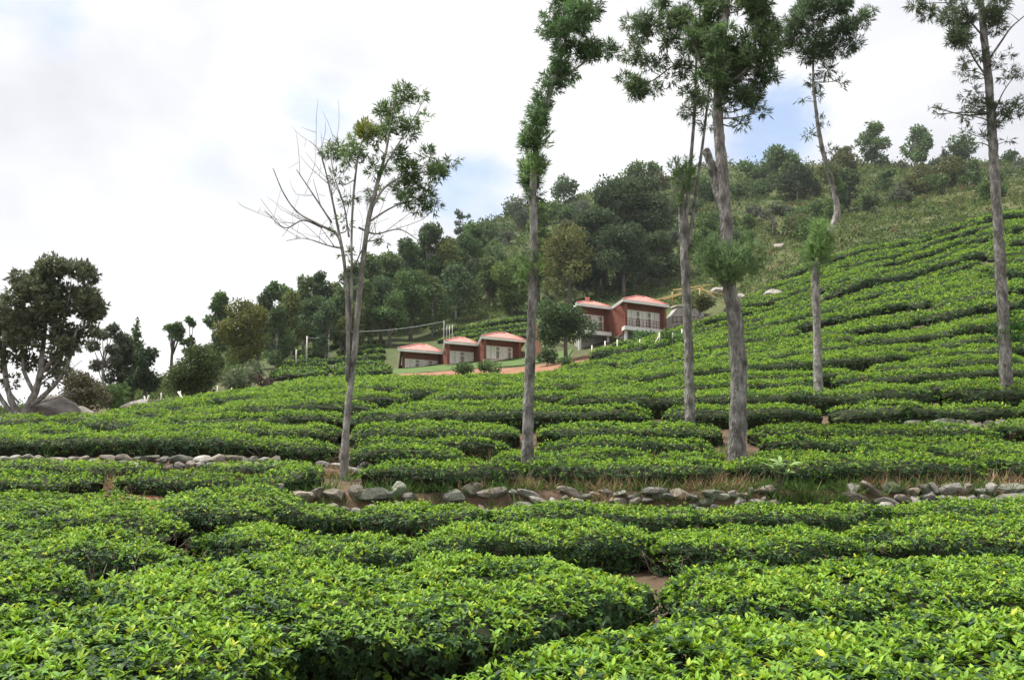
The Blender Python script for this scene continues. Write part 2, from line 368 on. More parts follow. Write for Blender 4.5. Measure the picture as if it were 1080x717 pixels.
def tea_foliage(pts, h, dens, leaf, seed, shape='diamond', flush=1.0, mb=None):
    r = np.random.default_rng(seed)
    pts = np.asarray(pts, float)
    A, L = hedge_area(pts, h)
    n = int(A*dens)
    mb = mb or MB()
    # inner mass of twigs and old leaves
    seg = np.concatenate([[0], np.cumsum(np.linalg.norm(np.diff(pts[:, :2], axis=0), axis=1))])
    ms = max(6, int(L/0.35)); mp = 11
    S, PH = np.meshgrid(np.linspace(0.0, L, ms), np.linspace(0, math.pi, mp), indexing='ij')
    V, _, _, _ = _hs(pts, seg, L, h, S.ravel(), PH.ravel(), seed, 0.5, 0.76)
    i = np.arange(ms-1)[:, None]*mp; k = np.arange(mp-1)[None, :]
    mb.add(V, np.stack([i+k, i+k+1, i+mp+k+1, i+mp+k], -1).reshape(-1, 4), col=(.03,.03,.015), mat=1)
    K = 4                                   # leaves on one shoot
    ns = n//K
    P, Nn, az, s = hedge_surface(pts, h, ns, seed, r)
    keep = r.random(ns) < np.clip(.30 + az*1.1, 0, 1)
    P, Nn, az = P[keep], Nn[keep], az[keep]; ns = len(P)
    side = 1 - np.clip((Nn[:, 2]-.45)/.35, 0, 1); top = 1 - side
    patch = np.clip(.55 + .5*nz(P[:, 0], P[:, 1], 4, 1.3) + .3*nz(P[:, 0], P[:, 1], 8, 4.5), 0, 1)
    y = top*(.28 + .72*patch)*flush
    q = r.random(ns)
    kind = np.where(q < y*.07, 3, np.where(q < y*.80, 2, np.where(q < .10 + y*1.0, 1, 0)))
    tone = .80 + .40*r.random(ns)
    ax = Nn*.7 + np.array([0, 0, 1.])*(.25 + .75*top)[:, None] + r.normal(size=(ns, 3))*.28
    ax /= np.linalg.norm(ax, axis=1, keepdims=True)
    P = P - Nn*leaf*(.45 + .5*r.random(ns))[:, None] + r.normal(size=(ns, 3))*leaf*.28 + ax*(min(leaf, .075)*1.1*(r.random(ns) < .10)*r.random(ns))[:, None]
    rp = lambda a: np.repeat(a, K, 0)
    P, ax, Nn, kind, tone, side = rp(P), rp(ax), rp(Nn), rp(kind), rp(tone), rp(side); n = len(P)
    li = np.tile(np.arange(K), ns)
    rv = r.normal(size=(n, 3)); rv -= ax*np.sum(rv*ax, 1, keepdims=True); rv /= np.linalg.norm(rv, axis=1, keepdims=True) + 1e-9
    up = np.where(kind >= 2, .9, .35)*(1 - .16*li)         # the bud stands up, lower leaves spread
    D = ax*up[:, None] + rv*.8 - np.array([0, 0, .45])*side[:, None]
    FN = ax + r.normal(size=(n, 3))*.28 - rv*.15
    P = P + ax*(leaf*.22*(K-1-li)/K)[:, None]
    col = np.array([OLD, MID, YOUNG, YEL])[kind]
    col = np.where(((kind >= 2) & (li == K-1))[:, None], col*.5 + MID*.5, col)
    col = col*(tone*(.88 + .24*r.random(n)))[:, None]*(1 + .07*r.normal(size=(n, 3))*[1, .3, 1])
    size = leaf*(.62 + .55*r.random(n))*np.where(kind >= 2, .92, 1.08)
    mb.leaves(P, D, FN, size, size*(.32 + .10*r.random(n)), np.clip(col, .004, .6), shape=shape)
    return mb
def tea_stems(pts, h, seed):
    r = np.random.default_rng(seed+500); pts = np.asarray(pts, float)
    seg = np.concatenate([[0], np.cumsum(np.linalg.norm(np.diff(pts[:, :2], axis=0), axis=1))]); L = seg[-1]
    mb = MB()
    mb.tube([(a, b - c*.35, G(a, b-c*.35) - .05) for a, b, c in pts], [.02]*len(pts), n=4)      # unseen buried runner that ties the stem clusters together
    for s in np.arange(.35, L-.2, .5):
        s += r.normal()*.12
        c = np.array([np.interp(s, seg, pts[:, 0]), np.interp(s, seg, pts[:, 1])]); hw = np.interp(s, seg, pts[:, 2])
        b = np.array([c[0], c[1] - hw*.35, G(c[0], c[1]-hw*.35) - .03])
        for _ in range(5):
            a = r.random()*2*math.pi
            tip = b + np.array([math.cos(a)*hw*.6, -abs(math.sin(a))*hw*.55, h*(.40+.3*r.random())])
            mid = (b+tip)/2 + r.normal(size=3)*.06 - np.array([0, 0, .05])
            rr = .006 + .008*r.random()
            mb.tube([b, mid, tip], [rr*1.4, rr, rr*.5], n=5, resample=3)
            for _ in range(2):
                t2 = mid + (tip-mid)*r.random() ; mb.tube([t2, t2 + r.normal(size=3)*.06 + [0, -.04, .05]], [rr*.5, rr*.25], n=4)
    return mb
def UD(L):     # bearing and distance (and half width) -> ground line
    return [((u-540)/F*d, d, hw) for u, d, hw in L]
def wob(pts, seed, amp=.12, step=.8):
    pts = np.asarray(pts, float)
    seg = np.concatenate([[0], np.cumsum(np.linalg.norm(np.diff(pts[:, :2], axis=0), axis=1))])
    s = np.linspace(0, seg[-1], max(3, int(seg[-1]/step)))
    o = np.stack([np.interp(s, seg, pts[:, j]) for j in range(3)], -1)
    o[:, 1] += amp*nz(s, s*0, seed, .55)
    return o
HG = 'clipped tea hedges in rows across the slope'
def near_hedge(line, h, dens, leaf, label, seed, shape='blade'):
    pts = wob(UD(line), seed)
    c = pts[len(pts)//2]; o = (c[0], c[1], G(c[0], c[1]))
    t = thing('tea_hedge', o, label, 'hedge', HG)
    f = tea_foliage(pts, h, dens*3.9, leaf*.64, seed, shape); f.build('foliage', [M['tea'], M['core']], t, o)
    tea_stems(pts, h, seed).build('stems', M['twig'], t, o)
    return t
near = [
 # line (u, d, half width), height, density, leaf, label
 ([(470,4.9,1.0),(620,5.1,1.15),(800,5.3,1.35),(1000,5.5,1.5),(1300,5.8,1.6)], .62, 900, .105, 'broad tea hedge filling the bottom right corner, large leaves showing yellow tips'),
 ([(700,8.3,.95),(800,8.5,1.15),(960,8.7,1.15),(1240,9.0,1.2)], .56, 700, .10, 'tea hedge just behind the corner hedge, dark gap under its far right end'),
 ([(120,8.35,.7),(220,8.1,1.15),(330,8.0,1.45),(450,8.05,1.5),(560,8.3,1.35),(668,8.9,.8)], .64, 750, .10, 'big rounded tea hedge with bare woody stems on its dark front side'),
 ([(-160,6.0,1.2),(0,6.2,1.25),(150,6.1,1.15),(285,5.6,.75)], .60, 850, .105, 'low tea hedge in the bottom left corner, lush with upright young shoots'),
 ([(-140,8.8,.7),(0,8.7,.75),(100,8.6,.6)], .50, 700, .10, 'short tea hedge directly behind the bottom left corner hedge'),
 ([(-120,10.6,.8),(0,10.5,.85),(120,10.4,.9),(200,10.6,.7)], .55, 560, .095, 'tea hedge with brown dead twigs and a stone at its dark left foot'),
 ([(205,11.2,.6),(300,11.5,.8),(400,11.6,.8),(470,11.8,.7)], .50, 520, .095, 'tea hedge behind the big stemmy hedge, pale yellow green on top'),
 ([(440,12.1,.8),(540,12.2,1.0),(620,12.3,.95),(690,12.5,.8)], .58, 520, .095, 'tea hedge with a black hollow under its middle, below the stone wall'),
 ([(680,12.0,.9),(780,12.0,1.0),(850,11.9,.95),(900,11.8,.8)], .52, 520, .095, 'tea hedge two rows below the broad leaved sapling'),
 ([(885,12.2,.9),(960,12.1,1.1),(1060,12.0,1.15),(1200,12.1,1.1)], .60, 520, .095, 'tea hedge with a deep shaded hollow at the right edge, two rows below the stones'),
 ([(-130,12.6,.5),(0,12.5,.55),(60,12.6,.5)], .46, 480, .09, 'short tea hedge at the left edge, third row under the red earth path'),
 ([(50,12.7,.45),(140,12.9,.6),(200,12.7,.5)], .46, 480, .09, 'small mounded tea hedge between the two longer left hedges'),
 ([(-120,14.7,.55),(0,14.8,.6),(90,14.7,.6),(160,14.9,.4)], .42, 440, .09, 'tea hedge bordering the red earth path on its near side'),
 ([(10,13.7,.5),(100,13.8,.6),(190,13.9,.65),(290,13.7,.6)], .50, 460, .09, 'rounded tea hedge one row in front of the path hedge, dark along its foot'),
 ([(175,15.0,.4),(215,14.9,.65),(300,14.6,.7),(390,14.6,.55)], .52, 440, .09, 'tea hedge with a tall bright hump right below the small loose wall stones'),
 ([(375,14.4,.6),(450,14.3,.75),(520,14.6,.6)], .56, 440, .09, 'tea hedge with a bright domed top over a black hollow, below the slender tree pair'),
 ([(505,14.6,.6),(600,14.5,.7),(690,14.5,.7),(750,14.7,.45)], .55, 440, .09, 'tea hedge in front of the rubble wall under the leaning tufted tree'),
 ([(735,14.5,.6),(820,14.4,.75),(930,14.4,.7)], .55, 440, .09, 'tea hedge in front of the sapling and the gap between the wall stones'),
 ([(920,14.4,.6),(1000,14.4,.75),(1160,14.4,.75)], .58, 440, .09, 'tea hedge right in front of the line of pale wall stones'),
]
for q, (line, h, dens, leaf, label) in enumerate(near):
    near_hedge(line, h, dens, leaf, label, 20+q, 'blade')
# rows above the low walls
mid = [
 ([(-120,16.5,.4),(0,16.5,.42),(70,16.5,.42),(112,16.6,.35)], .36, 'tea hedge on the left beside the red earth path, above it'),
 ([(130,16.7,.35),(200,16.6,.42),(270,16.8,.42)], .34, 'short thin tea hedge behind the path, right of its bare soil gap'),
 ([(265,16.4,.5),(320,16.3,.6),(343,16.4,.42)], .44, 'bright tea hedge at the foot of the slender twin stemmed tree'),
 ([(-120,17.8,.36),(0,17.8,.4),(90,17.8,.42),(175,17.9,.38)], .36, 'tea hedge in the shade of the long left stone wall'),
 ([(210,18.0,.3),(240,17.95,.4),(330,17.9,.36)], .34, 'patchy tea hedge at the broken right end of the left stone wall'),
 ([(384,16.5,.5),(440,16.5,.6),(520,16.4,.6),(562,16.5,.45)], .44, 'tea hedge above the rubble between slender tree and tufted leaning tree'),
 ([(548,16.6,.5),(620,16.6,.6),(700,16.6,.6),(770,16.6,.6)], .44, 'tea hedge above the rubble wall, in front of the thickest trunk'),
 ([(760,16.7,.55),(850,16.6,.65),(950,16.6,.65),(1030,16.6,.6)], .48, 'tea hedge above the pale stones, behind the broad leaved sapling'),
 ([(1020,16.7,.5),(1100,16.6,.6),(1240,16.6,.6)], .46, 'tea hedge at the right edge above the pale wall stones'),
 ([(-120,20.2,.65),(0,20.2,.7),(90,20.2,.72),(200,20.2,.7),(300,20.1,.6)], .46, 'long bright tea hedge on top of the left stone wall'),
 ([(285,20.0,.5),(340,19.9,.5),(358,20,.4)], .42, 'stub of tea hedge on the stony bank left of the slender twin trunk'),
 ([(372,19.2,.5),(430,19.1,.6),(490,19.2,.55)], .46, 'tea hedge between the slender twin trunk and the bare soil patch'),
 ([(520,19.6,.4),(550,19.4,.5),(640,19.3,.5),(690,19.4,.4)], .40, 'low tea hedge in front of the straight tufted trunk base'),
 ([(690,19.2,.4),(730,19.0,.45),(762,19.0,.4)], .38, 'small tea hedge left of the thickest trunk'),
 ([(795,19.1,.45),(840,19.2,.5),(868,19.4,.35)], .36, 'small tea hedge right of the thickest trunk, beside dry brush'),
 ([(895,19.3,.5),(1000,19.3,.62),(1100,19.4,.65),(1240,19.5,.6)], .46, 'tea hedge right of the dry brush patch'),
 ([(-120,22.6,.6),(0,22.6,.7),(110,22.6,.7)], .48, 'second tea hedge above the left stone wall, reaching the left edge'),
 ([(125,22.7,.55),(200,22.5,.7),(290,22.4,.7),(362,22.4,.6)], .50, 'second tea hedge above the left wall, its dark side ending at the twin trunk'),
 ([(372,22.2,.6),(450,22.1,.75),(548,22.1,.7)], .52, 'thick tea hedge running from the twin trunk to the straight tufted trunk'),
 ([(566,22.1,.6),(640,22.0,.65),(720,21.9,.65),(760,21.9,.5)], .50, 'tea hedge between the straight tufted trunk and the thickest trunk'),
 ([(788,21.8,.55),(860,21.7,.6),(960,21.6,.6),(1050,21.6,.55)], .46, 'tea hedge right of the thickest trunk, below the strip of pale rubble'),
 ([(1040,22.4,.5),(1120,22.3,.6),(1240,22.4,.6)], .46, 'short tea hedge at the right edge under the strip of pale rubble'),
 ([(374,20.75,.3),(450,20.6,.36),(540,20.6,.3)], .42, 'narrow tea hedge squeezed between two thicker ones, from twin trunk to straight trunk'),
 ([(566,20.6,.3),(650,20.5,.36),(750,20.5,.3)], .42, 'narrow tea hedge squeezed between two thicker ones, left of the thickest trunk'),
 ([(800,20.5,.3),(900,20.4,.36),(1000,20.4,.36),(1060,20.6,.3)], .42, 'narrow tea hedge squeezed between two thicker ones, right of the thickest trunk'),
]
for q, (line, h, label) in enumerate(mid):
    h *= 1.08; pts = wob(UD([(u, d, hw*1.25) for u, d, hw in line]), 60+q, .1); c = pts[len(pts)//2]; o = (c[0], c[1], G(c[0], c[1]))
    t = thing('tea_hedge', o, label, 'hedge', HG)
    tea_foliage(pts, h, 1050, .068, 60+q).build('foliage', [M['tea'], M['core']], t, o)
    tea_stems(pts, h, 60+q).build('stems', M['twig'], t, o)
# the belt of long rows up to the houses, then the steep slope on the right
SHARED = {'belt': 'long clipped tea hedge among the close terrace rows below the cottages',
          'slope': 'uneven tea hedge among the many crossing the steep right hand slope',
          'left': 'tea hedge on the far terraces among the trees left of the cottages'}
def row(u0, u1, d, hw, h, dens, leaf, key, seed, label=None, flush=1.0):
    r = np.random.default_rng(seed)
    us = np.linspace(u0, u1, max(3, int(abs(u1-u0)/25)))
    pts = wob(UD([(u, d, hw) for u in us]), seed, amp=.012*d*(2.3 if key == 'slope' else 1.3), step=max(.8, d*.016))
    if key == 'slope': pts[:, 2] *= 1 + .26*nz(pts[:, 0], pts[:, 1], seed, .45)
    c = pts[len(pts)//2]; o = (c[0], c[1], G(c[0], c[1]))
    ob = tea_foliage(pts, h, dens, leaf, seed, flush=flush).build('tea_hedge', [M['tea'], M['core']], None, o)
    tag(ob, label or SHARED[key], 'hedge', {'belt': 'tea hedges of the terrace belt', 'slope': 'tea hedges of the steep slope', 'left': 'tea hedges of the far terraces'}[key])
sd = 200
for q, d in enumerate([24.3, 26.9, 29.8, 33.2, 37.0, 41.2, 45.8, 50.5]):
    cuts = [-130]
    while cuts[-1] < 1240: cuts.append(cuts[-1] + rng.uniform(170, 420))
    for a, b in zip(cuts[:-1], cuts[1:]):
        lo = -130 if d < 27 else 78 + (d-27)*6
        if b < lo: continue
        a = max(a, lo)
        gap = rng.uniform(3, 14)
        if b-a-gap < 40: continue
        row(a+gap, b, d + rng.normal()*.22, .90 + (d-24)*.024 + rng.normal()*.06, .64 + .009*(d-24) + rng.normal()*.06, 900 - d*10, .068 + (d-24)*.0015, 'belt', sd); sd += 1
for d in (55, 62, 70):       # thick hedges under the house bank
    for a, b in ([(285, 350), (352, 455), (470, 560), (575, 660)] if d < 60 else [(300, 420), (572, 650)] if d < 65 else [(590, 700)]):
        row(a, b, d + rng.normal()*.4, 1.1, .85, 220, .15, 'belt', sd, 'tall dark fronted tea hedge below the red earth bank of the cottages' if d < 60 and 350 < a < 560 else None); sd += 1
d = 53.0
while d < 131:
    u0 = np.interp(d, [53, 62, 78, 90, 100, 110, 122, 131], [665, 660, 618, 622, 745, 800, 840, 900])
    u1 = 1180
    lim = lambda u: np.interp(u, [760, 800, 900, 960, 1080, 1200], [112, 122, 124, 125, 126, 119])
    u = u0 + rng.uniform(0, 20)
    while u < u1:
        wpx = rng.uniform(40, 180) * (1.25 if d < 70 else 1.0)
        b = min(u + wpx, u1)
        if b - u > 30 and d < lim((u+b)/2):
            row(u, b, d + rng.normal()*.95, 1.42 + rng.normal()*.24, .55 + abs(rng.normal())*.34, 190 - d*.9, .125 + d*.0010, 'slope', sd, flush=.85); sd += 1
        u = b + rng.uniform(3, 22)
    d += 2.5 + d*.009
for d in (86, 91, 97, 103, 109, 115, 121, 128):
    for a, b in ((285, 345), (350, 412)):
        a += rng.uniform(-8, 8)
        if d > 100: b = min(b, 405)
        row(a, b, d, 1.1, .75, 90, .25, 'left', sd, flush=.55); sd += 1
for d in (118, 123, 128, 134): 
    row(470 + rng.uniform(-10, 10), 560, d, 1.2, .8, 90, .25, 'left', sd, 'tea hedge on the small terraced plot directly above the cottage roofs', flush=.55); sd += 1

# ------------------------------------------------------------------ stones
def stone_geo(r, size, sub=2):
    import bmesh
    bm = bmesh.new(); bmesh.ops.create_icosphere(bm, subdivisions=sub, radius=1.0)
    V = np.array([v.co[:] for v in bm.verts]); T = np.array([[v.index for v in f.verts] for f in bm.faces]); bm.free()
    # flatten against random planes: angular, weathered faces
    for _ in range(13):
        n = r.normal(size=3); n /= np.linalg.norm(n); c = r.uniform(.46, .88)
        ex = np.maximum(V @ n - c, 0); V = V - ex[:, None]*n*.9
    V = V*(1 + .05*nz(V[:, 0]*2+r.random()*9, V[:, 1]*2 + V[:, 2]*3, r.random()*9)[:, None])
    a = r.normal()*.25; k, s = math.cos(a), math.sin(a); b = r.normal()*.18; kb, sb = math.cos(b), math.sin(b)
    V = V * np.asarray(size)/2 @ np.array([[k, s, 0], [-s, k, 0], [0, 0, 1]]) @ np.array([[kb, 0, sb], [0, 1, 0], [-sb, 0, kb]])
    return V, T
def stone_into(mb, r, c, size, sub=2, tone=None, mat=0):
    V, T = stone_geo(r, size, sub)
    tn = (.42 + .55*r.random()) if tone is None else tone
    mb.add(V + np.asarray(c), None, T, col=np.array([[1, .98, .95], [.95, .86, .76], [.86, .92, .80]][int(r.integers(0, 3))])*tn, mat=mat, smooth=False)
def stone_wall(name, line, hgt, size, label, seed, courses=3, cover=1.0):
    r = np.random.default_rng(seed); P = np.array(UD([(u, d, 0) for u, d in line]))
    seg = np.concatenate([[0], np.cumsum(np.linalg.norm(np.diff(P[:, :2], axis=0), axis=1))])
    c = P[len(P)//2]; o = (c[0], c[1], G(c[0], c[1]-.4))
    mb = MB()
    for k in range(courses):
        s = r.uniform(0, size*.4)
        while s < seg[-1]:
            L = size*r.choice([r.uniform(.45, 1.0), r.uniform(.9, 1.9)])
            if r.random() < cover:
                x = np.interp(s + L/2, seg, P[:, 0]); y = np.interp(s + L/2, seg, P[:, 1])
                zb = G(x, y-.35); hh = hgt/courses; yy = y - .20 + .40*k/max(1, courses-1) + r.normal()*.03
                stone_into(mb, r, (x, yy, max(zb + hh*(k+.5), G(x, yy) + hh*.15) + r.normal()*.02), (L*1.25, size*.9, min(max(hh*r.uniform(1.2, 1.9), L*.45), L*1.3)))
            s += L*.84
    ob = mb.build(name, M['stone'], None, o)
    return tag(ob, label, 'wall', 'low dry stone walls between the terraces')
stone_wall('dry_stone_wall', [(-60,18.62),(60,18.62),(160,18.62),(292,18.62)], .42, .34, 'long grey dry stone wall under the bright hedge on the left', 1, 3)
stone_wall('dry_stone_wall', [(330,18.62),(375,18.6),(425,18.6)], .26, .28, 'short broken wall of small stones behind the slender twin trunk', 2, 2, .8)
stone_wall('dry_stone_wall', [(285,15.55),(340,15.55),(430,15.55),(520,15.55)], .56, .34, 'flat low stone edging below the hedge with the twin trunk', 3, 3, .9)
stone_wall('dry_stone_wall', [(500,15.55),(600,15.55),(700,15.55),(815,15.55)], .54, .27, 'rough rubble wall topped with dry grass below the middle of the field', 4, 6, .9)
stone_wall('dry_stone_wall', [(885,15.55),(960,15.55),(1060,15.55),(1180,15.55)], .70, .33, 'row of pale rounded wall stones near the right edge', 5, 5, .95)
stone_wall('dry_stone_wall', [(950,23.3),(1010,23.3),(1080,23.2),(1160,23.2)], .35, .40, 'strip of pale rubble between two hedges by the rightmost big trunk', 6, 2, .95)
def boulder(u, d, w, h, label, seed, tone=1.0, sink=.25, sub=3, name='boulder', dep=.8, group=None, dz=0):
    p = on(u, d, dz); mb = MB(); r = np.random.default_rng(seed)
    V, T = stone_geo(r, (w, w*dep, h*1.25), sub+1)
    V = V*(1 + .07*nz(V[:, 0]*2.2/w + seed, V[:, 1]*2.2/w + V[:, 2]*2/w, seed, 1.6) + .035*nz(V[:, 0]*6/w, V[:, 1]*5/w + V[:, 2]*6/w, seed+3, 1.5))[:, None]
    mb.add(V + np.array([0, 0, h*(.5-sink)]), None, T, col=np.array([1, .98, .95])*tone, smooth=True)
    o = mb.build(name, M['rock'], None, (0, 0, 0)); o.location = p
    return tag(o, label, 'rock', group)
boulder(215, 43, 1.75, .75, 'smooth pale boulder under the leaning spreading tree', 31, 1.9)
boulder(374, 58, 1.6, .8, 'small grey boulder beside the thick hedge left of the cottages', 32, 1.0)
boulder(819, 106, 3.2, 1.3, 'grey rounded boulder lying alone on the tea slope right of the thickest trunk', 33, 1.1)
boulder(763, 118, 2.6, 1.4, 'pale boulder heap behind the thickest trunk, larger stone', 34, 1.0)
boulder(752, 116, 1.3, 1.0, 'pale small boulder leaning against the larger one behind the trunk', 35, 1.05)
boulder(784, 110, 1.5, .9, 'pale flat boulder below the heap right of the thickest trunk', 36, 1.1)
boulder(713, 92, 1.9, .9, 'brownish boulder on the grass under the balcony cottage', 37, .9)
boulder(830, 150, 2.8, 1.2, 'flat grey rock shelf in the hillside scrub above the tea slope', 38, 1.1)
boulder(533, 225, 2.8, 3.4, 'split grey crag in the scrub below the ridge', 39, .8, dep=.6, sink=.3)
boulder(143, 47, 2.2, 1.0, 'mossy grey boulder by the leaning fence posts', 40, .8)
boulder(108, 14.9, .3, .2, 'small stone on the red earth path by the end of a hedge', 41, 1.1)
boulder(290, 15.5, .5, .34, 'pale upright stone at the left end of the flat stone edging', 42, 1.3)
boulder(139, 9.55, .26, .16, 'small grey stone at the foot of the hedge with dead brown twigs', 43, 1.3)
boulder(462, 13.3, .24, .16, 'small dark stone inside the hollow of the domed bright hedge', 44, .9)

# ------------------------------------------------------------------ trees
GREEN = np.array([.060,.105,.035]); FEATH = np.array([.062,.105,.044]); BRIGHT = np.array([.10,.19,.055])
def sprigs(mb, r, c, rad, n, L, W, col, up=0.0, blades=7, spread=.8, mat=0):
    """feathery shoots filling a clump: every shoot fans out narrow leaflets"""
    v = r.normal(size=(n, 3)); v /= np.linalg.norm(v, axis=1, keepdims=True)
    P = np.asarray(c) + v*np.asarray(rad)*(r.random((n, 1))**.45)
    ax = v*.8 + r.normal(size=(n, 3))*.35 + np.array([0, 0, up])
    ax /= np.linalg.norm(ax, axis=1, keepdims=True)
    P = np.repeat(P, blades, 0); A = np.repeat(ax, blades, 0); k = len(P)
    D = A + r.normal(size=(k, 3))*spread*.75
    D[:, 2] -= .12
    P = P + A*(r.random((k, 1))*L*.8)
    cc = np.asarray(col)*(.65 + .7*np.repeat(r.random((n, 1)), blades, 0))*(.85 + .3*r.random((k, 1)))
    mb.leaves(P, D, r.normal(size=(k, 3)), L*(.6 + .7*r.random(k)), W*(.7 + .6*r.random(k)), cc, mat=mat)
def big_tree(name, label, d, trunks, blobs, seed, col=FEATH, tufts=(), bark='bark', dens=1.0, L=.17, W=.030, bare=(), cat='tree', mat='feather', limb=True, blades=7, group=None, tcol=BRIGHT, deep=.9, tuft_up=.9):
    r = np.random.default_rng(seed); px = d / F
    base = at(trunks[0][0][0], trunks[0][0][1], d); base[2] = G(base[0], base[1])
    root = thing(name, base, label, cat, group)
    tr = MB(); skel = []
    for ti, T in enumerate(trunks):
        P = []
        off = 0.0
        for j, a in enumerate(T):
            p = at(a[0], a[1], d)
            if ti and j: off += r.normal()*.10*min(1, d/20)
            p[1] += off; P.append(p)
        P = np.array(P); rad = np.array([a[2] for a in T])*px*.86
        if ti == 0:
            P = np.vstack([base + [0, 0, -.25], P]); rad = np.concatenate([[rad[0]*1.55], rad])
            rad[1] = rad[1]*1.14
        Ps, Rs = smooth_path(P, rad, 8)
        tr.tube(Ps, Rs, n=20 if rad[0] > .1 else 8, rough=.20 if rad[0] > .08 else .06, seed=seed+ti)
        skel += [(p, q) for p, q in zip(Ps, Rs)]
    SP_ = np.array([s[0] for s in skel]); SR = np.array([s[1] for s in skel])
    cr = MB()
    for bi, bl in enumerate(blobs):
        u, v, rp = bl[:3]; dn = bl[3] if len(bl) > 3 else 1.0
        cc = np.array(bl[4]) if len(bl) > 4 else np.asarray(col)
        c = at(u, v, d); c[1] += r.normal()*deep*rp*px*1.1
        c[1] = np.clip(c[1], d - 60*px, d + 60*px)
        rr = rp*px
        if limb:
            dd = np.linalg.norm(SP_ - c, axis=1) + np.maximum(SP_[:, 2] - c[2] + .3*rr, 0)*2.5
            k = int(np.argmin(dd)); a = SP_[k]; ln = np.linalg.norm(c-a)
            if ln > .15:
                m_ = (a+c)/2 + r.normal(size=3)*ln*.08 + np.array([0, 0, -ln*.05])
                r0 = min(SR[k]*.6, .012 + ln*.014)
                tr.tube([a, m_, c], [r0, r0*.7, r0*.35], n=6, resample=4)
                for _ in range(3):
                    q = c + r.normal(size=3)*rr*.6; tr.tube([m_*.3 + c*.7, (c+q)/2 + r.normal(size=3)*rr*.1, q], [r0*.45, r0*.3, r0*.15], n=4)
        n = max(5, int(dn*dens*(rp**2)*.62))
        nl = max(1, int(round(rp/7)))
        for _ in range(nl):       # several little clumps make one uneven mass
            o2 = r.normal(size=3)*rr*.42
            sprigs(cr, r, c+o2, np.array([1, 1, .8])*rr*(.55 if nl > 1 else .8), max(3, n//nl), L, W, cc*(.8+.4*r.random()), up=.1, blades=blades)
    for (u, v, rp) in tufts:
        c = at(u, v, d); c[1] += r.normal()*.4*rp*px
        c[1] -= .25*rp*px; c = c + r.normal(size=3)*rp*px*.22; n = int(rp**2*r.uniform(.22, .5)*dens)+6
        sprigs(cr, r, c, np.array([1, 1.2, 1.15])*rp*px*r.uniform(.6, 1.0), n, L*.92, W*.85, np.asarray(tcol)*(.8+.4*r.random()), up=tuft_up, blades=8, spread=.5)
    for (pts) in bare:           # leafless limbs with fine twigs
        P = []; off = 0
        for a in pts: p = at(a[0], a[1], d); p[1] += off; off += r.normal()*.12; P.append(p)
        Ps, Rs = smooth_path(np.array(P), np.array([a[2] for a in pts])*px, 5)
        tr.tube(Ps, Rs, n=6)
        for q in range(3, len(Ps)-1, 2):
            dirn = Ps[q]-Ps[q-1]; dirn /= np.linalg.norm(dirn)+1e-9
            s1 = Ps[q] + dirn*.25 + r.normal(size=3)*[.22, .22, .12] + [0, 0, .22]
            s2 = s1 + (s1-Ps[q])*.5 + r.normal(size=3)*.10 + [0, 0, .10]
            tr.tube([Ps[q], s1, s2], [Rs[q]*.5, .005, .003], n=4, resample=2)
            s3 = (Ps[q]+s1)/2; tr.tube([s3, s3 + r.normal(size=3)*.14 + [0, 0, .16]], [.0045, .0025], n=4)
    tr.build('trunk', M[bark], root, base)
    if cr.n: cr.build('crown', M[mat], root, base)
    return root
OG = 'tall silver oaks standing among the tea'
big_tree('silver_oak_tree', 'slender twin stemmed tree with a bare left side and thin airy leaves', 17.6,
  [[(362,508,4.6),(366,440,4.1),(373,380,3.7),(379,310,3.3),(384,265,3.0),(390,225,3.0),(399,190,2.3),(407,160,1.6),(412,130,1.0),(416,104,.5)],
   [(367,402,3.0),(368,340,2.6),(366,300,2.4),(362,265,2.1),(355,247,2.0),(340,240,1.5),(315,225,1.1),(300,205,.8),(290,180,.5)],
   [(369,350,1.9),(372,300,1.7),(373,250,1.5),(376,205,1.5),(380,165,.9),(384,150,.5)],
   [(392,220,1.8),(405,200,1.4),(425,188,1.0),(450,180,.6),(478,172,.4)], [(388,235,1.6),(410,222,1.1),(432,213,.7),(455,212,.4)],[(400,185,1.4),(418,155,.9),(435,125,.6),(446,105,.4)]],
  [(350,160,12,.6),(362,156,12,.7),(378,168,13,.7),(395,140,14,.9,(.10,.12,.03)),(410,115,13),(425,110,12,.8),(440,106,8,.7),(452,118,7,.6),(405,132,13,.9),(430,135,13,.8),(450,150,10,.7),(420,163,12,.8),(440,185,15,.9),(457,176,13,.8),(468,181,10,.7),(481,173,7,.6),(428,192,15,.9),(450,205,12,.8),(444,215,10,.8),(430,212,10,.8),(459,221,6,.6),(370,212,9,.4),(385,198,10,.6),(355,190,9,.4),(392,178,11,.7),(375,145,8,.5),(365,235,7,.4),(352,250,5,.4),(402,250,7,.35),(365,268,7,.4),(415,130,12,.8),(400,160,12,.6),(418,100,8,.8)],
  41, col=(.078,.122,.048), dens=.95, L=.13, W=.021, bark='palebark', group=OG, limb=True,
  bare=[[(360,258,1.8),(352,220,1.3),(343,185,.9),(337,160,.6),(325,146,.4)],[(340,240,1.2),(322,235,.8),(300,240,.6),(282,225,.4)],[(350,235,1.2),(330,205,.8),(312,178,.5)],[(362,262,1.4),(345,258,.8),(320,250,.5),(300,252,.35)],[(368,250,1.2),(362,215,.8),(352,185,.5),(348,160,.35)],[(378,240,1.2),(395,245,.9),(420,240,.6),(440,250,.4)],[(372,285,1.0),(385,262,.7),(398,248,.4)]])
